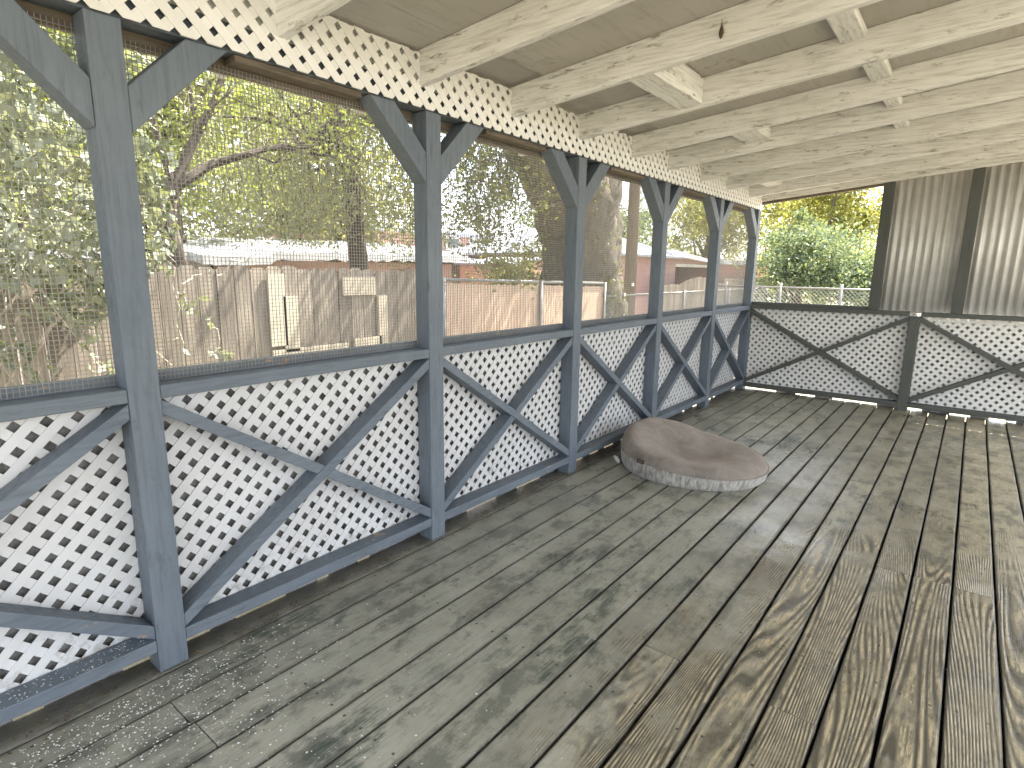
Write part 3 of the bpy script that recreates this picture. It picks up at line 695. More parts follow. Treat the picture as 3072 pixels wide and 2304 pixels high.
M['tan_slat'] = plain('tan_slats', (0.40,0.295,0.22), (0.48,0.365,0.28), 2.0, 0.7, 0.1, 40, 0.3, 0, (1,1,0.4), 0.45)
M['galv'] = plain('galvanised_pipe', (0.24,0.235,0.225), (0.18,0.175,0.17), 8.0, 0.45, 0.05, 40, 0.5, 0.5)
t = thing('slatted_fence', (FX, 6.4, GZ), 'chain link fence filled with tan vertical slats, left of the oak trunk', 'fence')
mb = MB(); y = 4.95
while y < 8.9:
    tp = 1.19-0.022*(y-5.0); mb.box(FX-0.004+rr.uniform(0,0.004), FX+0.003, y, y+0.056, GZ+0.03, tp-0.05+rr.uniform(-0.012,0.012)); y += 0.064
link_mesh('slats', mb, M['tan_slat'], t, t.location)
mb = MB(); mb.tube([(FX+0.01,4.95,1.19),(FX+0.01,8.9,1.105)], 0.021, 8); link_mesh('top_rail', mb, M['galv'], t, t.location, smooth=True)
for y in (5.0, 7.0, 8.88):
    mb = MB(); mb.tube([(FX+0.035,y,GZ),(FX+0.035,y,1.21-0.022*(y-5))], 0.028, 8); link_mesh('fence_post', mb, M['galv'], t, t.location, smooth=True)

def chain(mb, axis, u0, u1, z0, z1, d, pitch=0.075, r=0.0022):
    L = z1-z0; k = u0-L
    while k < u1:
        for s in (1, -1):
            p, q = ((k, z0), (k+L, z1)) if s > 0 else ((k+L, z0), (k, z1))
            (a, za), (b, zb) = p, q
            def cl(a, za, b, zb):
                out = []
                for (u, z) in ((a,za),(b,zb)):
                    uc = min(max(u, u0), u1); tt_ = (uc-a)/(b-a) if b != a else 0; out.append((uc, za+(zb-za)*tt_))
                return out
            (a, za), (b, zb) = cl(a, za, b, zb)
            if abs(a-b) < 0.02: continue
            dd = d+0.003*s
            P = [(dd,a,za),(dd,b,zb)] if axis == 'x' else [(a,dd,za),(b,dd,zb)]
            mb.tube(P, r, 4, cap=False)
        k += pitch
t = thing('chain_link_fence', (FX, 12, GZ), 'bare chain link fence between the oak trunk and the porch corner', 'fence')
mb = MB(); chain(mb, 'x', 9.0, 19.0, GZ+0.05, 0.86, FX, 0.085, 0.003); link_mesh('chain_mesh', mb, M['galv'], t, t.location)
mb = MB(); mb.tube([(FX,9.0,0.88),(FX,19,0.86)], 0.02, 8); link_mesh('top_rail', mb, M['galv'], t, t.location, smooth=True)
for y in (9.6, 12.4, 15.4, 18.9):
    mb = MB(); mb.tube([(FX+0.03,y,GZ),(FX+0.03,y,0.93)], 0.026, 8); link_mesh('fence_post', mb, M['galv'], t, t.location, smooth=True)
t = thing('chain_link_fence', (-2.5, 14, GZ), 'low chain link fence seen through the open window of the end wall', 'fence')
mb = MB(); chain(mb, 'y', -4.9, 0.5, GZ+0.05, 0.98, 14.0, 0.085, 0.0035); link_mesh('chain_mesh', mb, M['galv'], t, t.location)
mb = MB(); mb.tube([(-4.9,14,1.0),(0.5,14,1.0)], 0.02, 8); link_mesh('top_rail', mb, M['galv'], t, t.location, smooth=True)
for x in (-4.6, -3.40, -2.2, -1.0):
    mb = MB(); mb.tube([(x,14.0,GZ),(x,14.0,1.10)], 0.028, 8); link_mesh('fence_post', mb, M['galv'], t, t.location, smooth=True)

# ------------------------------------------------------------------ outside: houses
def siding(name, a, b, n=7.5):
    t = NT(name); c = t.coords(); z = t.sep(c)[2]; s = t.math('FRACT', t.math('MULTIPLY', z, n))
    col = t.mix(t.rng(t.noise(c, 1.5, 4, 0.6), 0.3, 0.7), a, b); col = t.mix(t.math('MULTIPLY', t.rng(s, 0.10, 0.0), 0.6), col, (0.08,0.04,0.035))
    return t.finish(col, 0.75, t.bump(s, 0.6, 0.02), 0.3)
M['pink'] = siding('pink_siding', (0.40,0.24,0.22), (0.46,0.29,0.265))
M['pink2'] = siding('dusty_pink_siding', (0.42,0.235,0.195), (0.49,0.285,0.24), 5)
M['redbrown'] = plain('red_brown_wall', (0.33,0.215,0.18), (0.40,0.265,0.225), 2.0)
M['shingle'] = plain('grey_blue_shingles', (0.20,0.215,0.25), (0.28,0.295,0.335), 12.0, 0.8, 0.4, 30, 0.3, 0, (1,1,5))
M['whitetrim'] = plain('white_trim', (0.78,0.78,0.76), (0.68,0.68,0.66), 3.0, 0.6)
M['metalroof'] = plain('pale_metal_roof', (0.48,0.485,0.49), (0.30,0.31,0.33), 3.0, 0.45, 0.4, 14, 0.5, 0.2)
M['glass'] = plain('window_glass', (0.10,0.12,0.13), (0.18,0.2,0.2), 1.0, 0.08, 0.0, 4, 0.6)
M['darkin'] = plain('dark_interior', (0.025,0.020,0.016), (0.05,0.04,0.03), 2.0, 0.9)

# low shed behind the board fence
t = thing('shed', (-10.4, 7.5, GZ), 'low red brown shed with crumpled pale metal roof just above the board fence', 'shed')
mb = MB(); mb.box(-12.6, -10.25, 5.0, 10.6, GZ, 1.42); link_mesh('wall', mb, M['redbrown'], t, t.location)
mb = MB(); n = 60; vs = []; fs = []
rr = random.Random(5)
for i in range(n+1):
    y = 4.5+(10.9-4.5)*i/n; st_ = 0.0 if y > 5.75 else -0.09
    zz = 1.44+st_+0.010*(y-5)+rr.uniform(-0.03, 0.05)*(1 if y > 7 else 0.3)
    vs += [(-9.95, y, zz-0.02), (-12.9, y, zz+0.40+rr.uniform(-0.03, 0.03)), (-12.9, y, zz+0.46), (-9.95, y, zz+0.11+rr.uniform(0, 0.03))]
for i in range(n):
    for q in range(4): fs.append((i*4+q, i*4+4+q, i*4+4+(q+1) % 4, i*4+(q+1) % 4))
fs += [(0,1,2,3), (n*4+3, n*4+2, n*4+1, n*4)]
mb.add(vs, fs); link_mesh('metal_roof', mb, M['metalroof'], t, t.location)
t = thing('outbuilding', (-10.6, 2.0, GZ), 'grey block outbuilding peeping over the fence beside the nearest post', 'shed')
mb = MB(); mb.box(-13.5, -10.6, 0.2, 4.9, GZ, 1.40); link_mesh('wall', mb, plain('grey_block', (0.30,0.27,0.25), (0.38,0.35,0.33), 3), t, t.location)
mb = MB(); mb.box(-13.7, -10.45, 0.0, 5.0, 1.401, 1.52); link_mesh('roof', mb, M['metalroof'], t, t.location)

# far pink house, seen through the oak twigs
t = thing('house', (-16, 18, GZ), 'pink house with blue grey roof and white window seen through oak twigs', 'house')
mb = MB(); mb.box(-23, -16.0, 13.0, 23.0, GZ, 2.56); link_mesh('wall', mb, M['pink'], t, t.location)
mb = MB(); mb.prism([(-15.5, 2.50), (-19.5, 4.0), (-23.5, 2.5), (-23.5, 2.62), (-19.5, 4.14), (-15.5, 2.62)], 'y', 12.5, 23.5); link_mesh('roof', mb, M['shingle'], t, t.location)
def window(t, x, y0, y1, z0, z1):
    mb = MB(); q = 0.09
    mb.box(x, x+0.05, y0-q, y1+q, z1, z1+q); mb.box(x, x+0.05, y0-q, y1+q, z0-q, z0); mb.box(x, x+0.05, y0-q, y0, z0, z1); mb.box(x, x+0.05, y1, y1+q, z0, z1)
    f = link_mesh('window', mb, M['whitetrim'], t, t.location)
    mb = MB(); mb.box(x+0.005, x+0.02, y0, y1, z0, z1); link_mesh('pane', mb, M['glass'], f, t.location)
window(t, -15.998, 17.62, 18.2, 2.10, 2.44); window(t, -15.998, 16.3, 16.9, 2.10, 2.44)
mb = MB(); mb.prism([(-13.6,1.52),(-16.0,1.74),(-16.0,1.86),(-13.6,1.66)], 'y', 12.3, 19.6); link_mesh('porch_roof', mb, M['whitetrim'], t, t.location)
mb = MB(); mb.box(-15.9, -13.9, 12.6, 19.4, GZ, 1.5); link_mesh('porch_wall', mb, plain('porch_brown', (0.10,0.07,0.05), (0.15,0.10,0.075), 2), t, t.location)

# pink gabled shed between
t = thing('shed', (-9.3, 12.8, GZ), 'dusty pink gabled shed behind the tan slatted fence', 'shed')
mb = MB(); mb.prism([(11.5,GZ),(14.3,GZ),(14.3,1.42),(12.95,1.60),(11.5,1.42)], 'x', -10.8, -9.0); link_mesh('wall', mb, M['pink2'], t, t.location)
mb = MB(); mb.prism([(11.4,1.425),(12.95,1.615),(14.4,1.425),(14.4,1.46),(12.95,1.65),(11.4,1.46)], 'x', -10.95, -8.95); link_mesh('roof', mb, M['shingle'], t, t.location)

# pink house beyond the utility pole
t = thing('house', (-9, 18, GZ), 'pink clapboard house with grey hip roof behind the utility pole', 'house')
mb = MB(); mb.box(-15, -9.0, 15.6, 21.44, GZ, 1.79); link_mesh('wall', mb, M['pink'], t, t.location)
mb = MB(); vs = [(-8.75,15.2,1.79),(-8.75,21.5,1.79),(-15.2,21.5,1.79),(-15.2,15.2,1.79),(-8.75,15.2,1.86),(-8.75,21.5,1.86),(-15.2,21.5,1.86),(-15.2,15.2,1.86),(-11.9,17.6,3.02),(-11.9,18.9,3.02)]
mb.add(vs, [(0,3,2,1),(0,1,5,4),(1,2,6,5),(2,3,7,6),(3,0,4,7),(4,5,9,8),(5,6,9),(6,7,8,9),(7,4,8)]); link_mesh('roof', mb, M['shingle'], t, t.location)
# garage
t = thing('garage', (-9, 23, GZ), 'pink garage with white sloping fascia and dark open doorway', 'garage')
mb = MB(); mb.prism([(21.46,1.62),(25.2,1.62),(25.2,1.66),(21.46,1.98)], 'x', -13, -9.1); mb.box(-13, -12.9, 21.46, 25.2, GZ, 1.61); mb.box(-12.9, -9.1, 21.46, 21.56, GZ, 1.61); mb.box(-12.9, -9.1, 25.1, 25.2, GZ, 1.61)
link_mesh('wall', mb, M['pink'], t, t.location)
mb = MB(); mb.box(-9.3, -9.09, 21.58, 25.08, 1.49, 1.61); link_mesh('door_head', mb, M['whitetrim'], t, t.location)
mb = MB(); mb.prism([(20.6,1.90),(25.4,1.66),(25.4,1.76),(20.6,2.10)], 'x', -13.2, -8.8); link_mesh('fascia_roof', mb, M['whitetrim'], t, t.location)
mb = MB(); mb.box(-12.85, -12.8, 21.6, 25.05, GZ, 1.48); link_mesh('back_wall', mb, M['darkin'], t, t.location)
t = thing('house', (-9, 29, GZ), 'brown pink house with long pale flat roof nearest the porch corner', 'house')
mb = MB(); mb.box(-14, -9.0, 26.2, 34, GZ, 1.64); link_mesh('wall', mb, M['pink2'], t, t.location)
mb = MB(); mb.box(-14.3, -8.7, 25.9, 34.3, 1.645, 1.84); link_mesh('roof', mb, M['metalroof'], t, t.location)
# scalloped fence
t = thing('board_fence', (-8.4, 23, GZ), 'brown board fence with a wavy scalloped top in front of the garage', 'fence')
mb = MB(); y = 18.6
while y < 32:
    u_ = (y-22.4)/2.0; tp = 0.86+0.26*max(0, math.cos(max(-1, min(1, u_))*math.pi/2))+rng.uniform(-0.012, 0.012) if y < 25.2 else 1.06
    mb.box(-8.42, -8.40, y, y+0.135, GZ, tp); y += 0.145
link_mesh('pickets', mb, M['fence'], t, t.location)
mb = MB(); mb.box(-8.46, -8.42, 18.6, 32, 0.3, 0.4); link_mesh('fence_rails', mb, M['fence'], t, t.location)

# utility pole
M['pole'] = plain('tarred_pole', (0.13,0.105,0.08), (0.19,0.155,0.12), 3.0, 0.9, 0.4, 30, 0.2, 0, (10,10,0.6))
t = thing('utility_pole', (-6.2, 12.25, GZ), 'tall brown utility pole with a small pale plate', 'utility pole')
mb = MB(); mb.tube([(-6.2,12.25,GZ),(-6.19,12.22,3.0),(-6.17,12.2,8.6)], [0.145,0.13,0.11], 14); link_mesh('pole', mb, M['pole'], t, t.location, smooth=True)
mb = MB(); mb.box(-6.09, -6.06, 12.10, 12.16, 0.98, 1.05); link_mesh('number_plate', mb, M['whitetrim'], t, t.location)
mb = MB(); mb.box(-7.2, -5.2, 12.08, 12.17, 7.9, 8.02); link_mesh('crossarm', mb, M['pole'], t, t.location)

# ------------------------------------------------------------------ trees and plants
M['bark'] = plain('rough_bark', (0.075,0.066,0.054), (0.155,0.138,0.11), 7.0, 0.95, 1.0, 16, 0.15, 0, (3,3,0.8))
M['twig'] = plain('twig_bark', (0.055,0.045,0.036), (0.10,0.082,0.065), 5.0, 0.95)
M['vine'] = plain('pale_vine', (0.34,0.31,0.25), (0.46,0.42,0.34), 5.0, 0.9)
M['leaf_ivy'] = leafmat('ivy_leaves', [(0.10,0.12,0.075),(0.19,0.21,0.145),(0.32,0.34,0.26),(0.14,0.16,0.09)], 0.3)
M['leaf_bright'] = leafmat('bright_leaves', [(0.12,0.155,0.04),(0.22,0.27,0.06),(0.36,0.40,0.09),(0.17,0.20,0.07)], 0.5)
M['leaf_grey'] = leafmat('greygreen_leaves', [(0.15,0.17,0.10),(0.25,0.27,0.165),(0.34,0.35,0.22),(0.19,0.195,0.125)], 0.45)
M['leaf_oak'] = leafmat('oak_leaves', [(0.065,0.075,0.032),(0.13,0.145,0.05),(0.22,0.225,0.075),(0.09,0.095,0.045)], 0.4)
M['leaf_dark'] = leafmat('dark_leaves', [(0.07,0.105,0.07),(0.13,0.185,0.125),(0.21,0.27,0.185),(0.09,0.13,0.09)], 0.4)
M['leaf_yellow'] = leafmat('yellow_leaves', [(0.13,0.14,0.035),(0.24,0.23,0.055),(0.33,0.30,0.075),(0.17,0.17,0.05)], 0.5)

def leaves_obj(name, C, size, mat, parent, off, seed, aspect=0.55, droop=0.3, rv=None):
    """C: (n,3) leaf centres -> one mesh of small folded leaf quads"""
    g = np.random.default_rng(seed); n = len(C)
    d = g.normal(size=(n,3)); d[:,2] -= droop; d /= np.linalg.norm(d, axis=1)[:,None]
    s = g.normal(size=(n,3)); s -= (s*d).sum(1)[:,None]*d; s /= np.linalg.norm(s, axis=1)[:,None]
    nn = np.cross(d, s); L = size*g.uniform(0.6, 1.35, n)[:,None]; W = L*aspect*0.5
    base = C-d*L*0.5; tip = C+d*L*0.5; mid = C-d*L*0.05
    a = mid+s*W+nn*W*0.35; b = mid-s*W+nn*W*0.35
    V = np.stack([base, a, tip, b], 1).reshape(-1,3)-np.array(off)
    me = bpy.data.meshes.new(name); me.vertices.add(4*n); me.vertices.foreach_set("co", V.astype(np.float32).ravel())
    F = (np.arange(n)[:,None]*4+np.array([0,1,2,0,2,3])).reshape(-1)
    me.loops.add(6*n); me.loops.foreach_set("vertex_index", F.astype(np.int32)); me.polygons.add(2*n)
    me.polygons.foreach_set("loop_start", (np.arange(2*n)*3).astype(np.int32))
    me.update(calc_edges=True)
    at = me.attributes.new("rnd", 'FLOAT', 'FACE'); r = g.random(n) if rv is None else np.clip(rv+g.normal(0, 0.16, n), 0, 1)
    at.data.foreach_set("value", np.repeat(r, 2).astype(np.float32)); me.materials.append(mat)
    o = bpy.data.objects.new(name, me); COL.objects.link(o)
    if parent: o.parent = parent
    return o
def crown_pts(c, rad3, n, clumps, spread, seed, shell=0.5):
    g = np.random.default_rng(seed); u = g.normal(size=(clumps,3)); u /= np.linalg.norm(u, axis=1)[:,None]
    q = g.uniform(0, 1, clumps)**shell
    cl = np.array(c)+u*q[:,None]*np.array(rad3)*(1+0.18*g.normal(size=(clumps,1)))
    idx = g.integers(0, clumps, n); sp = spread*g.uniform(0.5, 1.4, clumps)
    P = cl[idx]+g.normal(size=(n,3))*sp[idx][:,None]*np.array([1,1,0.7]); cr = g.random(clumps)
    return P, cr[idx], cl
def tree(name, base, c, rad3, n, clumps, spread, size, mat, label, seed, group=None, trunk_r=0.12, cat='tree', shell=0.5, aspect=0.55, limbs=6, bark='bark', droop=0.3):
    t = thing(name, base, label, cat, group); P, rv, cl = crown_pts(c, rad3, n, clumps, spread, seed, shell); P[:,2] = np.maximum(P[:,2], GZ+0.03)
    leaves_obj('crown', P, size, mat, t, base, seed+1, aspect, droop, rv)
    g = random.Random(seed); mb = MB(); b = Vector(base); cc = Vector(c); top = b.lerp(cc, 0.75)
    mids = [b.lerp(top, k/5)+Vector((g.uniform(-1,1), g.uniform(-1,1), 0))*trunk_r*0.7*(k > 0) for k in range(6)]
    mb.tube(mids, [trunk_r*(1.15-0.13*k) for k in range(6)], 9)
    for k in range(limbs):
        e = Vector(cl[g.randrange(len(cl))]); s0 = mids[g.choice((2,3,4,5))]; m_ = s0.lerp(e, 0.5)+Vector((g.uniform(-.2,.2), g.uniform(-.2,.2), 0.15))*rad3[0]*0.3
        mb.tube([s0, s0.lerp(m_, 0.5)+Vector((0,0,0.05)), m_, m_.lerp(e, 0.6), e], [trunk_r*q for q in (0.45,0.38,0.28,0.18,0.06)], 6)
    link_mesh('trunk', mb, M[bark], t, base, smooth=True); return t

def wig(p, q, n, amp, g):
    p, q = Vector(p), Vector(q); out = []
    for i in range(n+1):
        k = i/n; out.append(p.lerp(q, k)+Vector((g.uniform(-1,1), g.uniform(-1,1), g.uniform(-1,1)))*amp*(0 < i < n))
    return out

# ivy thrown over the fence, beside the nearest post
g = random.Random(99); ng = np.random.default_rng(99)
base = (FX, 0.9, GZ); t = thing('ivy_bush', base, 'pale leafy ivy mass hanging over the fence left of the nearest post', 'ivy')
P = []; V_ = MB()
A_ = ng.uniform(size=(32000,3)); yy = -2.4+4.15*A_[:,0]; edge = 1.0-0.35*np.clip((yy-1.2)/1.2, 0, 1)
zlow = 1.02+0.16*np.sin(yy*3.1)+0.10*np.sin(yy*8.7)+0.5*np.clip((yy-1.1), 0, 1); zhi = 5.2-0.9*np.clip(yy-0.6, 0, 3)
zz = zlow+(zhi-zlow)*A_[:,1]**1.15; xx = FX+0.10+0.95*A_[:,2]*np.clip((zz-0.4)/1.2, 0.05, 1)*edge
dens = np.sin(yy*5+zz*3)*np.sin(zz*6.3-yy*2.2)+np.sin(yy*13+1)*np.sin(zz*11)*0.5
keep = ng.random(len(yy)) < np.clip(0.72+0.45*dens, 0.12, 1)
P = np.stack([xx, yy, zz], 1)[keep]
rv = np.clip(0.5+0.35*np.sin(P[:,1]*4.1+P[:,2]*2.3), 0, 1)
leaves_obj('foliage', P, 0.076, M['leaf_ivy'], t, base, 5, 0.62, 0.5, rv)
ext = []
for k in range(70):
    y = g.uniform(-2.2, 2.0); z = g.uniform(0.9, 3.6); p = Vector((FX+g.uniform(0.25, 0.95), y, z)); q = p+Vector((g.uniform(-.2,.25), g.uniform(-0.7,0.7), g.uniform(-1.0, 0.35)))
    pts = wig(p, q, 7, 0.045, g); V_ = MB(); V_.tube(pts, [0.007,0.0065,0.006,0.0055,0.005,0.004,0.003,0.002], 5); link_mesh('vine_stem', V_, M['vine'], t, base)
for k in range(26):
    y = g.uniform(-0.6, 2.35); p = Vector((FX+g.uniform(0.1, 0.3), y, g.uniform(0.95, 1.4))); q = p+Vector((0.05, g.uniform(-.15,.15), -g.uniform(0.25, 0.95)))
    pts = wig(p, q, 6, 0.03, g); V_ = MB(); V_.tube(pts, [0.005,0.005,0.0045,0.004,0.003,0.002,0.0015], 5); link_mesh('vine_stem', V_, M['vine'], t, base)
    for j in range(g.randint(2, 7)): e = pts[g.randint(2, 6)]; ext += [tuple(e+Vector((g.uniform(0,.08), g.uniform(-.08,.08), g.uniform(-.06,.06)))) for _ in range(2)]
leaves_obj('hanging_sprays', np.array(ext), 0.085, M['leaf_ivy'], t, base, 8, 0.6, 0.8)

# leaning thin tree behind the fence with dark forked branches
base = (-6.6, 2.7, GZ); t = thing('leaning_tree', base, 'leaning tree with dark forked branches reaching right behind the board fence', 'tree')
mb = MB(); g = random.Random(4)
def P2(y, z, x=-6.6): return Vector((x, y, z))
trunk = [P2(2.72,GZ), P2(2.70,0.6), P2(2.72,1.3), P2(2.66,1.75), P2(2.75,2.15)]
mb.tube(trunk, [0.12,0.11,0.10,0.085,0.07], 9); tips = []
def limb(pts, r0, depth=0):
    n = len(pts); mb.tube(pts, [r0*(1-0.85*i/(n-1)) for i in range(n)], 6)
    tips.extend(pts[1:])
    if depth < 3:
        for k in range(3 if depth else 5):
            i = g.randrange(1, n); s0 = pts[i]; d = (pts[-1]-pts[0]).normalized(); L = (pts[-1]-pts[0]).length*g.uniform(0.3, 0.55)
            dd = (d+Vector((g.uniform(-.6,.6), g.uniform(-.8,.8), g.uniform(-.5,.8)))).normalized()*L
            limb(wig(s0, s0+dd, 4, L*0.06, g), r0*0.42, depth+1)
limb([P2(2.75,2.1), P2(3.15,2.38), P2(3.75,2.62), P2(4.35,2.82), P2(5.1,3.35,-6.2)], 0.060)
limb([P2(2.75,2.1), P2(3.0,2.6), P2(3.25,3.05), P2(3.4,3.45), P2(3.75,4.3)], 0.058)
limb([P2(2.75,2.1), P2(2.6,2.8), P2(2.9,3.5), P2(2.5,4.4)], 0.04)
limb([P2(2.7,1.5), P2(2.2,2.1,-6.3), P2(1.9,2.7,-6.2), P2(1.5,3.3,-6.0)], 0.035)
link_mesh('trunk', mb, M['twig'], t, base)
tp = np.array([tuple(v) for v in tips]); ng = np.random.default_rng(12)
idx = ng.integers(0, len(tp), 3200); Pl = tp[idx]+ng.normal(size=(3200,3))*np.array([0.22,0.22,0.18])
leaves_obj('crown', Pl, 0.075, M['leaf_bright'], t, base, 13, 0.5, 0.4, ng.random(len(tp))[idx])

# soft tree with trailing pale foliage right of it
base = (-8.3, 6.4, GZ); t = thing('weeping_tree', base, 'weeping tree with trailing grey green curtains behind the low shed fence', 'tree')
mb = MB(); g = random.Random(17); ng = np.random.default_rng(18); pts_all = []
mb.tube([Vector(base), Vector((-8.3,6.35,1.0)), Vector((-8.25,6.2,2.6)), Vector((-8.2,6.0,4.2))], [0.2,0.17,0.14,0.09], 9)
for k in range(150):
    a = g.uniform(0, 6.28); r = 1.9*math.sqrt(g.random()); z0 = g.uniform(2.5, 4.6); p = Vector((-7.9+0.6*r*math.cos(a), 5.7+1.25*r*math.sin(a), z0)); L = g.uniform(0.7, 2.0)
    q = Vector((p.x+g.uniform(-.1,.25), p.y+g.uniform(-.35,.35), max(1.62, z0-L)))
    st_ = wig(p, q, 6, 0.05, g); mb.tube(st_, [0.007,0.006,0.005,0.004,0.003,0.002,0.0015], 4)
    for j in range(95):
        u_ = g.random()*6; i = min(5, int(u_)); pts_all.append(st_[i].lerp(st_[i+1], u_-i)+Vector((g.gauss(0,.05), g.gauss(0,.06), g.gauss(0,.04))))
    if k % 6 == 0: mb.tube(wig(Vector((-8.22,6.1,g.uniform(2.2,4.0))), p, 5, 0.08, g), [0.05,0.04,0.03,0.02,0.012,0.007], 5)
link_mesh('trunk', mb, M['twig'], t, base)
leaves_obj('crown', np.array([tuple(v) for v in pts_all]), 0.075, M['leaf_grey'], t, base, 19, 0.35, 1.2)

# big oak whose ivy clad trunk stands behind the third post
base = (-5.75, 9.55, GZ); t = thing('oak_tree', base, 'large oak with thick ivy clad trunk leaning left and dangling twigs', 'tree')
mb = MB(); g = random.Random(31)
def bumpy(pts, rads, k=22, amp=0.06):
    pts = [Vector(p) for p in pts]; dense = []; dr = []
    for i in range(len(pts)-1):
        for j in range(6): dense.append(pts[i].lerp(pts[i+1], j/6)); dr.append(rads[i]+(rads[i+1]-rads[i])*j/6)
    dense.append(pts[-1]); dr.append(rads[-1]); b0 = len(mb.v); mb.tube(dense, dr, k)
    n = len(dense)
    for i in range(n):
        for j in range(k):
            v = Vector(mb.v[b0+i*k+j]); d = v-dense[i]; s_ = 1+amp*(math.sin(j*2.1+i*0.7)+math.sin(j*0.9-i*1.1)+g.uniform(-0.9, 0.9)); mb.v[b0+i*k+j] = tuple(dense[i]+d*s_)
bumpy([(-5.75,9.55,GZ),(-5.75,9.5,0.2),(-5.72,9.35,1.2),(-5.70,9.1,2.1),(-5.66,8.55,3.0),(-5.6,7.9,3.9),(-5.5,7.2,5.2)], [0.98,0.82,0.70,0.68,0.62,0.50,0.34])
bumpy([(-5.72,9.45,0.9),(-5.72,9.50,2.0),(-5.75,9.62,2.9),(-5.8,9.8,4.2),(-5.9,9.7,6.0)], [0.66,0.60,0.55,0.46,0.3])
bumpy([(-5.66,8.75,2.25),(-5.5,7.9,2.72),(-5.35,7.1,3.05),(-5.1,6.2,3.6),(-4.8,5.2,4.3)], [0.50,0.40,0.33,0.24,0.14], 16, 0.05)
link_mesh('trunk', mb, M['bark'], t, base, smooth=True)
mb = MB(); tw = []; ng = np.random.default_rng(33)
def twig(p, d, L, r):
    q = p+d*L; st_ = wig(p, q, 6, L*0.05, g); mb.tube(st_, [r*(1-0.8*i/6) for i in range(7)], 4); return st_
for k in range(46):                       # twigs dangling from the low limb into the second window
    s0 = Vector((-5.35+g.uniform(-.4,.4), g.uniform(5.5, 7.3), g.uniform(2.5, 3.3))); st_ = twig(s0, Vector((g.uniform(-.3,.3), g.uniform(-.75,.25), -1)).normalized(), g.uniform(0.6, 1.9), 0.009); tw += [s_ for s_ in st_[1:]]
    for j in range(4): s2 = twig(st_[g.randint(1, 6)], Vector((g.uniform(-1,1), g.uniform(-1,1), g.uniform(-.6,.4))).normalized(), g.uniform(0.2, 0.5), 0.004); tw += s2[2:]
for k in range(3): 
    twig(Vector((-5.1,8.0,2.45)), Vector((0.06, -1, g.uniform(-.28,.1))).normalized(), g.uniform(1.2, 1.9), 0.03)
link_mesh('twigs', mb, M['twig'], t, base)
tp = np.array([tuple(v) for v in tw]); idx = ng.integers(0, len(tp), 5200); Pl = tp[idx]+ng.normal(size=(5200,3))*0.075
leaves_obj('hanging_leaves', Pl, 0.062, M['leaf_oak'], t, base, 34, 0.5, 0.3)
P, rv, cl = crown_pts((-5.6,8.0,5.2), (2.6,3.4,1.7), 17000, 150, 0.34, 35, 0.4); P = P[P[:,2] > 3.0+0.2*np.sin(P[:,1]*3)]
leaves_obj('crown', P, 0.10, M['leaf_oak'], t, base, 36, 0.5, 0.3)
# ivy on the trunk
ng = np.random.default_rng(40); n = 1700; h = ng.random(n); zc = 0.1+h*3.0; yc = np.interp(zc, [0.2,1.2,2.1,3.0], [9.5,9.35,9.1,8.6]); rc = np.interp(zc, [0.2,1.2,2.1,3.0], [0.84,0.73,0.71,0.65])+np.abs(ng.normal(0, 0.03, n)); a = ng.uniform(0, 6.283, n)
kp = (np.sin(a*3+zc*2)+np.sin(zc*5-a)) > -0.9
leaves_obj('trunk_ivy', np.stack([-5.72+rc*np.cos(a), yc+rc*np.sin(a), zc], 1)[kp], 0.062, M['leaf_oak'], t, base, 41, 0.6, 0.9)
# sunlit low shrub under the oak
tree('shrub', (-6.6,8.2,GZ), (-6.6,8.35,1.15), (0.45,0.75,0.55), 2300, 30, 0.15, 0.075, M['leaf_yellow'], 'bright yellow green shrub at the left foot of the oak, over the slatted fence', 61, cat='shrub', trunk_r=0.05)

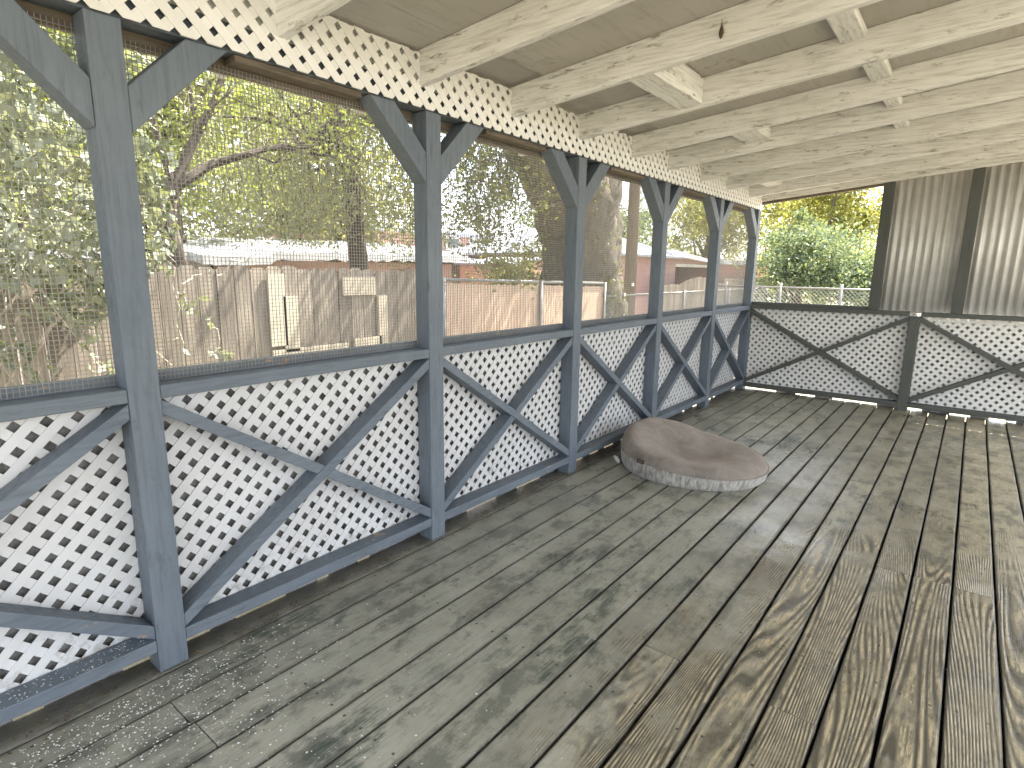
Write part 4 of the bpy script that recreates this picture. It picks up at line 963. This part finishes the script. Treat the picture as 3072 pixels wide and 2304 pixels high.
# background trees, each its own
bgt = [((-10.5,1.6,GZ), (-10.5,1.6,3.6), (1.8,2.3,2.6), 9000, 80, 0.34, 0.13, 'leaf_grey', 'grey green tree behind the ivy, left of the nearest post', 0.2),
 ((-12.5,5.2,GZ), (-12.5,5.2,4.2), (1.9,2.6,2.7), 9500, 80, 0.36, 0.14, 'leaf_bright', 'bright green tree behind the leaning branches', 0.2),
 ((-13.5,9.6,GZ), (-13.5,9.6,4.6), (2.0,2.7,3.0), 9500, 80, 0.38, 0.14, 'leaf_yellow', 'yellow green tree rising behind the crumpled shed roof', 0.2),
 ((-16.5,3.0,GZ), (-16.5,3.0,5.5), (2.5,4.0,4.2), 9000, 80, 0.5, 0.2, 'leaf_dark', 'tall dark tree farthest back above the board fence', 0.25),
 ((-17.0,6.2,GZ), (-17.0,6.0,4.6), (2.2,3.0,4.0), 14000, 110, 0.42, 0.17, 'leaf_grey', 'broad grey green tree behind the fork of the leaning tree', 0.25),
 ((-18.0,11.5,GZ), (-18.0,10.4,4.4), (2.5,2.9,3.4), 8500, 80, 0.5, 0.2, 'leaf_grey', 'hazy grey green tree beyond the shed, next to the pink house', 0.25),
 ((-19.0,33.5,GZ), (-19.0,33.5,3.6), (3.4,5.5,2.7), 9000, 90, 0.55, 0.22, 'leaf_dark', 'dark green tree behind the hip roofed pink house', 0.25),
 ((-11.5,31.0,GZ), (-11.2,30.6,3.9), (2.2,3.6,1.9), 10000, 90, 0.36, 0.16, 'leaf_yellow', 'yellow green tree overhanging the pale flat roof', 0.22),
 ((-7.6,31.5,GZ), (-7.2,32.0,4.6), (2.6,3.0,3.2), 11000, 90, 0.42, 0.17, 'leaf_yellow', 'golden tree right of the corner post, behind the green bush', 0.25),
 ((-4.2,22.0,GZ), (-4.0,22.0,3.4), (2.0,1.6,2.4), 11000, 90, 0.34, 0.13, 'leaf_yellow', 'yellow tree filling the top of the open window', 0.22),
 ((-3.7,17.2,GZ), (-3.75,17.2,1.35), (1.35,1.2,1.55), 11000, 70, 0.24, 0.10, 'leaf_dark', 'blue green bush behind the low chain link fence in the window', 0.10),
 ((-2.3,17.6,GZ), (-2.25,17.6,1.0), (0.75,1.0,1.25), 5500, 50, 0.22, 0.10, 'leaf_dark', 'smaller green bush at the right side of the open window', 0.08),
 ((-1.6,26.0,GZ), (-1.9,26.0,3.3), (1.5,1.6,1.9), 5500, 70, 0.32, 0.14, 'leaf_yellow', 'thin yellow tree by the right jamb of the window, sky showing through', 0.15)]
for k, (b, c, r3, n, clu, sp, sz, mt_, lab, tr) in enumerate(bgt):
    tree('bush' if 'bush' in lab else 'garden_tree', b, c, r3, n, clu, sp, sz, M[mt_], lab, 200+k*7, None if 'bush' in lab else 'background trees', tr, 'bush' if 'bush' in lab else 'tree')
# far hedge line, one mass
ng = np.random.default_rng(77); n = 26000; y = ng.uniform(-25, 60, n); x = -30-ng.uniform(0, 3, n)-np.clip((y-30)*0.0, 0, 1); top = 3.4+1.1*np.sin(y*0.33)+0.6*np.sin(y*0.9+1)+np.clip((6-y)*0.35, 0, 4.0)
z = GZ+(top-GZ)*ng.random(n)**0.8
P = np.stack([x, y, z], 1); y2 = ng.uniform(-30, 20, 9000); P2_ = np.stack([y2, 48+ng.uniform(0, 3, 9000), GZ+(3.6+0.9*np.sin(y2*0.5))*ng.random(9000)**0.8], 1)
o = leaves_obj('tree_line', np.concatenate([P, P2_]), 0.42, M['leaf_grey'], None, (0,0,0), 78, 0.7, 0.3)
tag(o, 'distant line of trees along the horizon behind the houses', 'trees', kind='stuff')
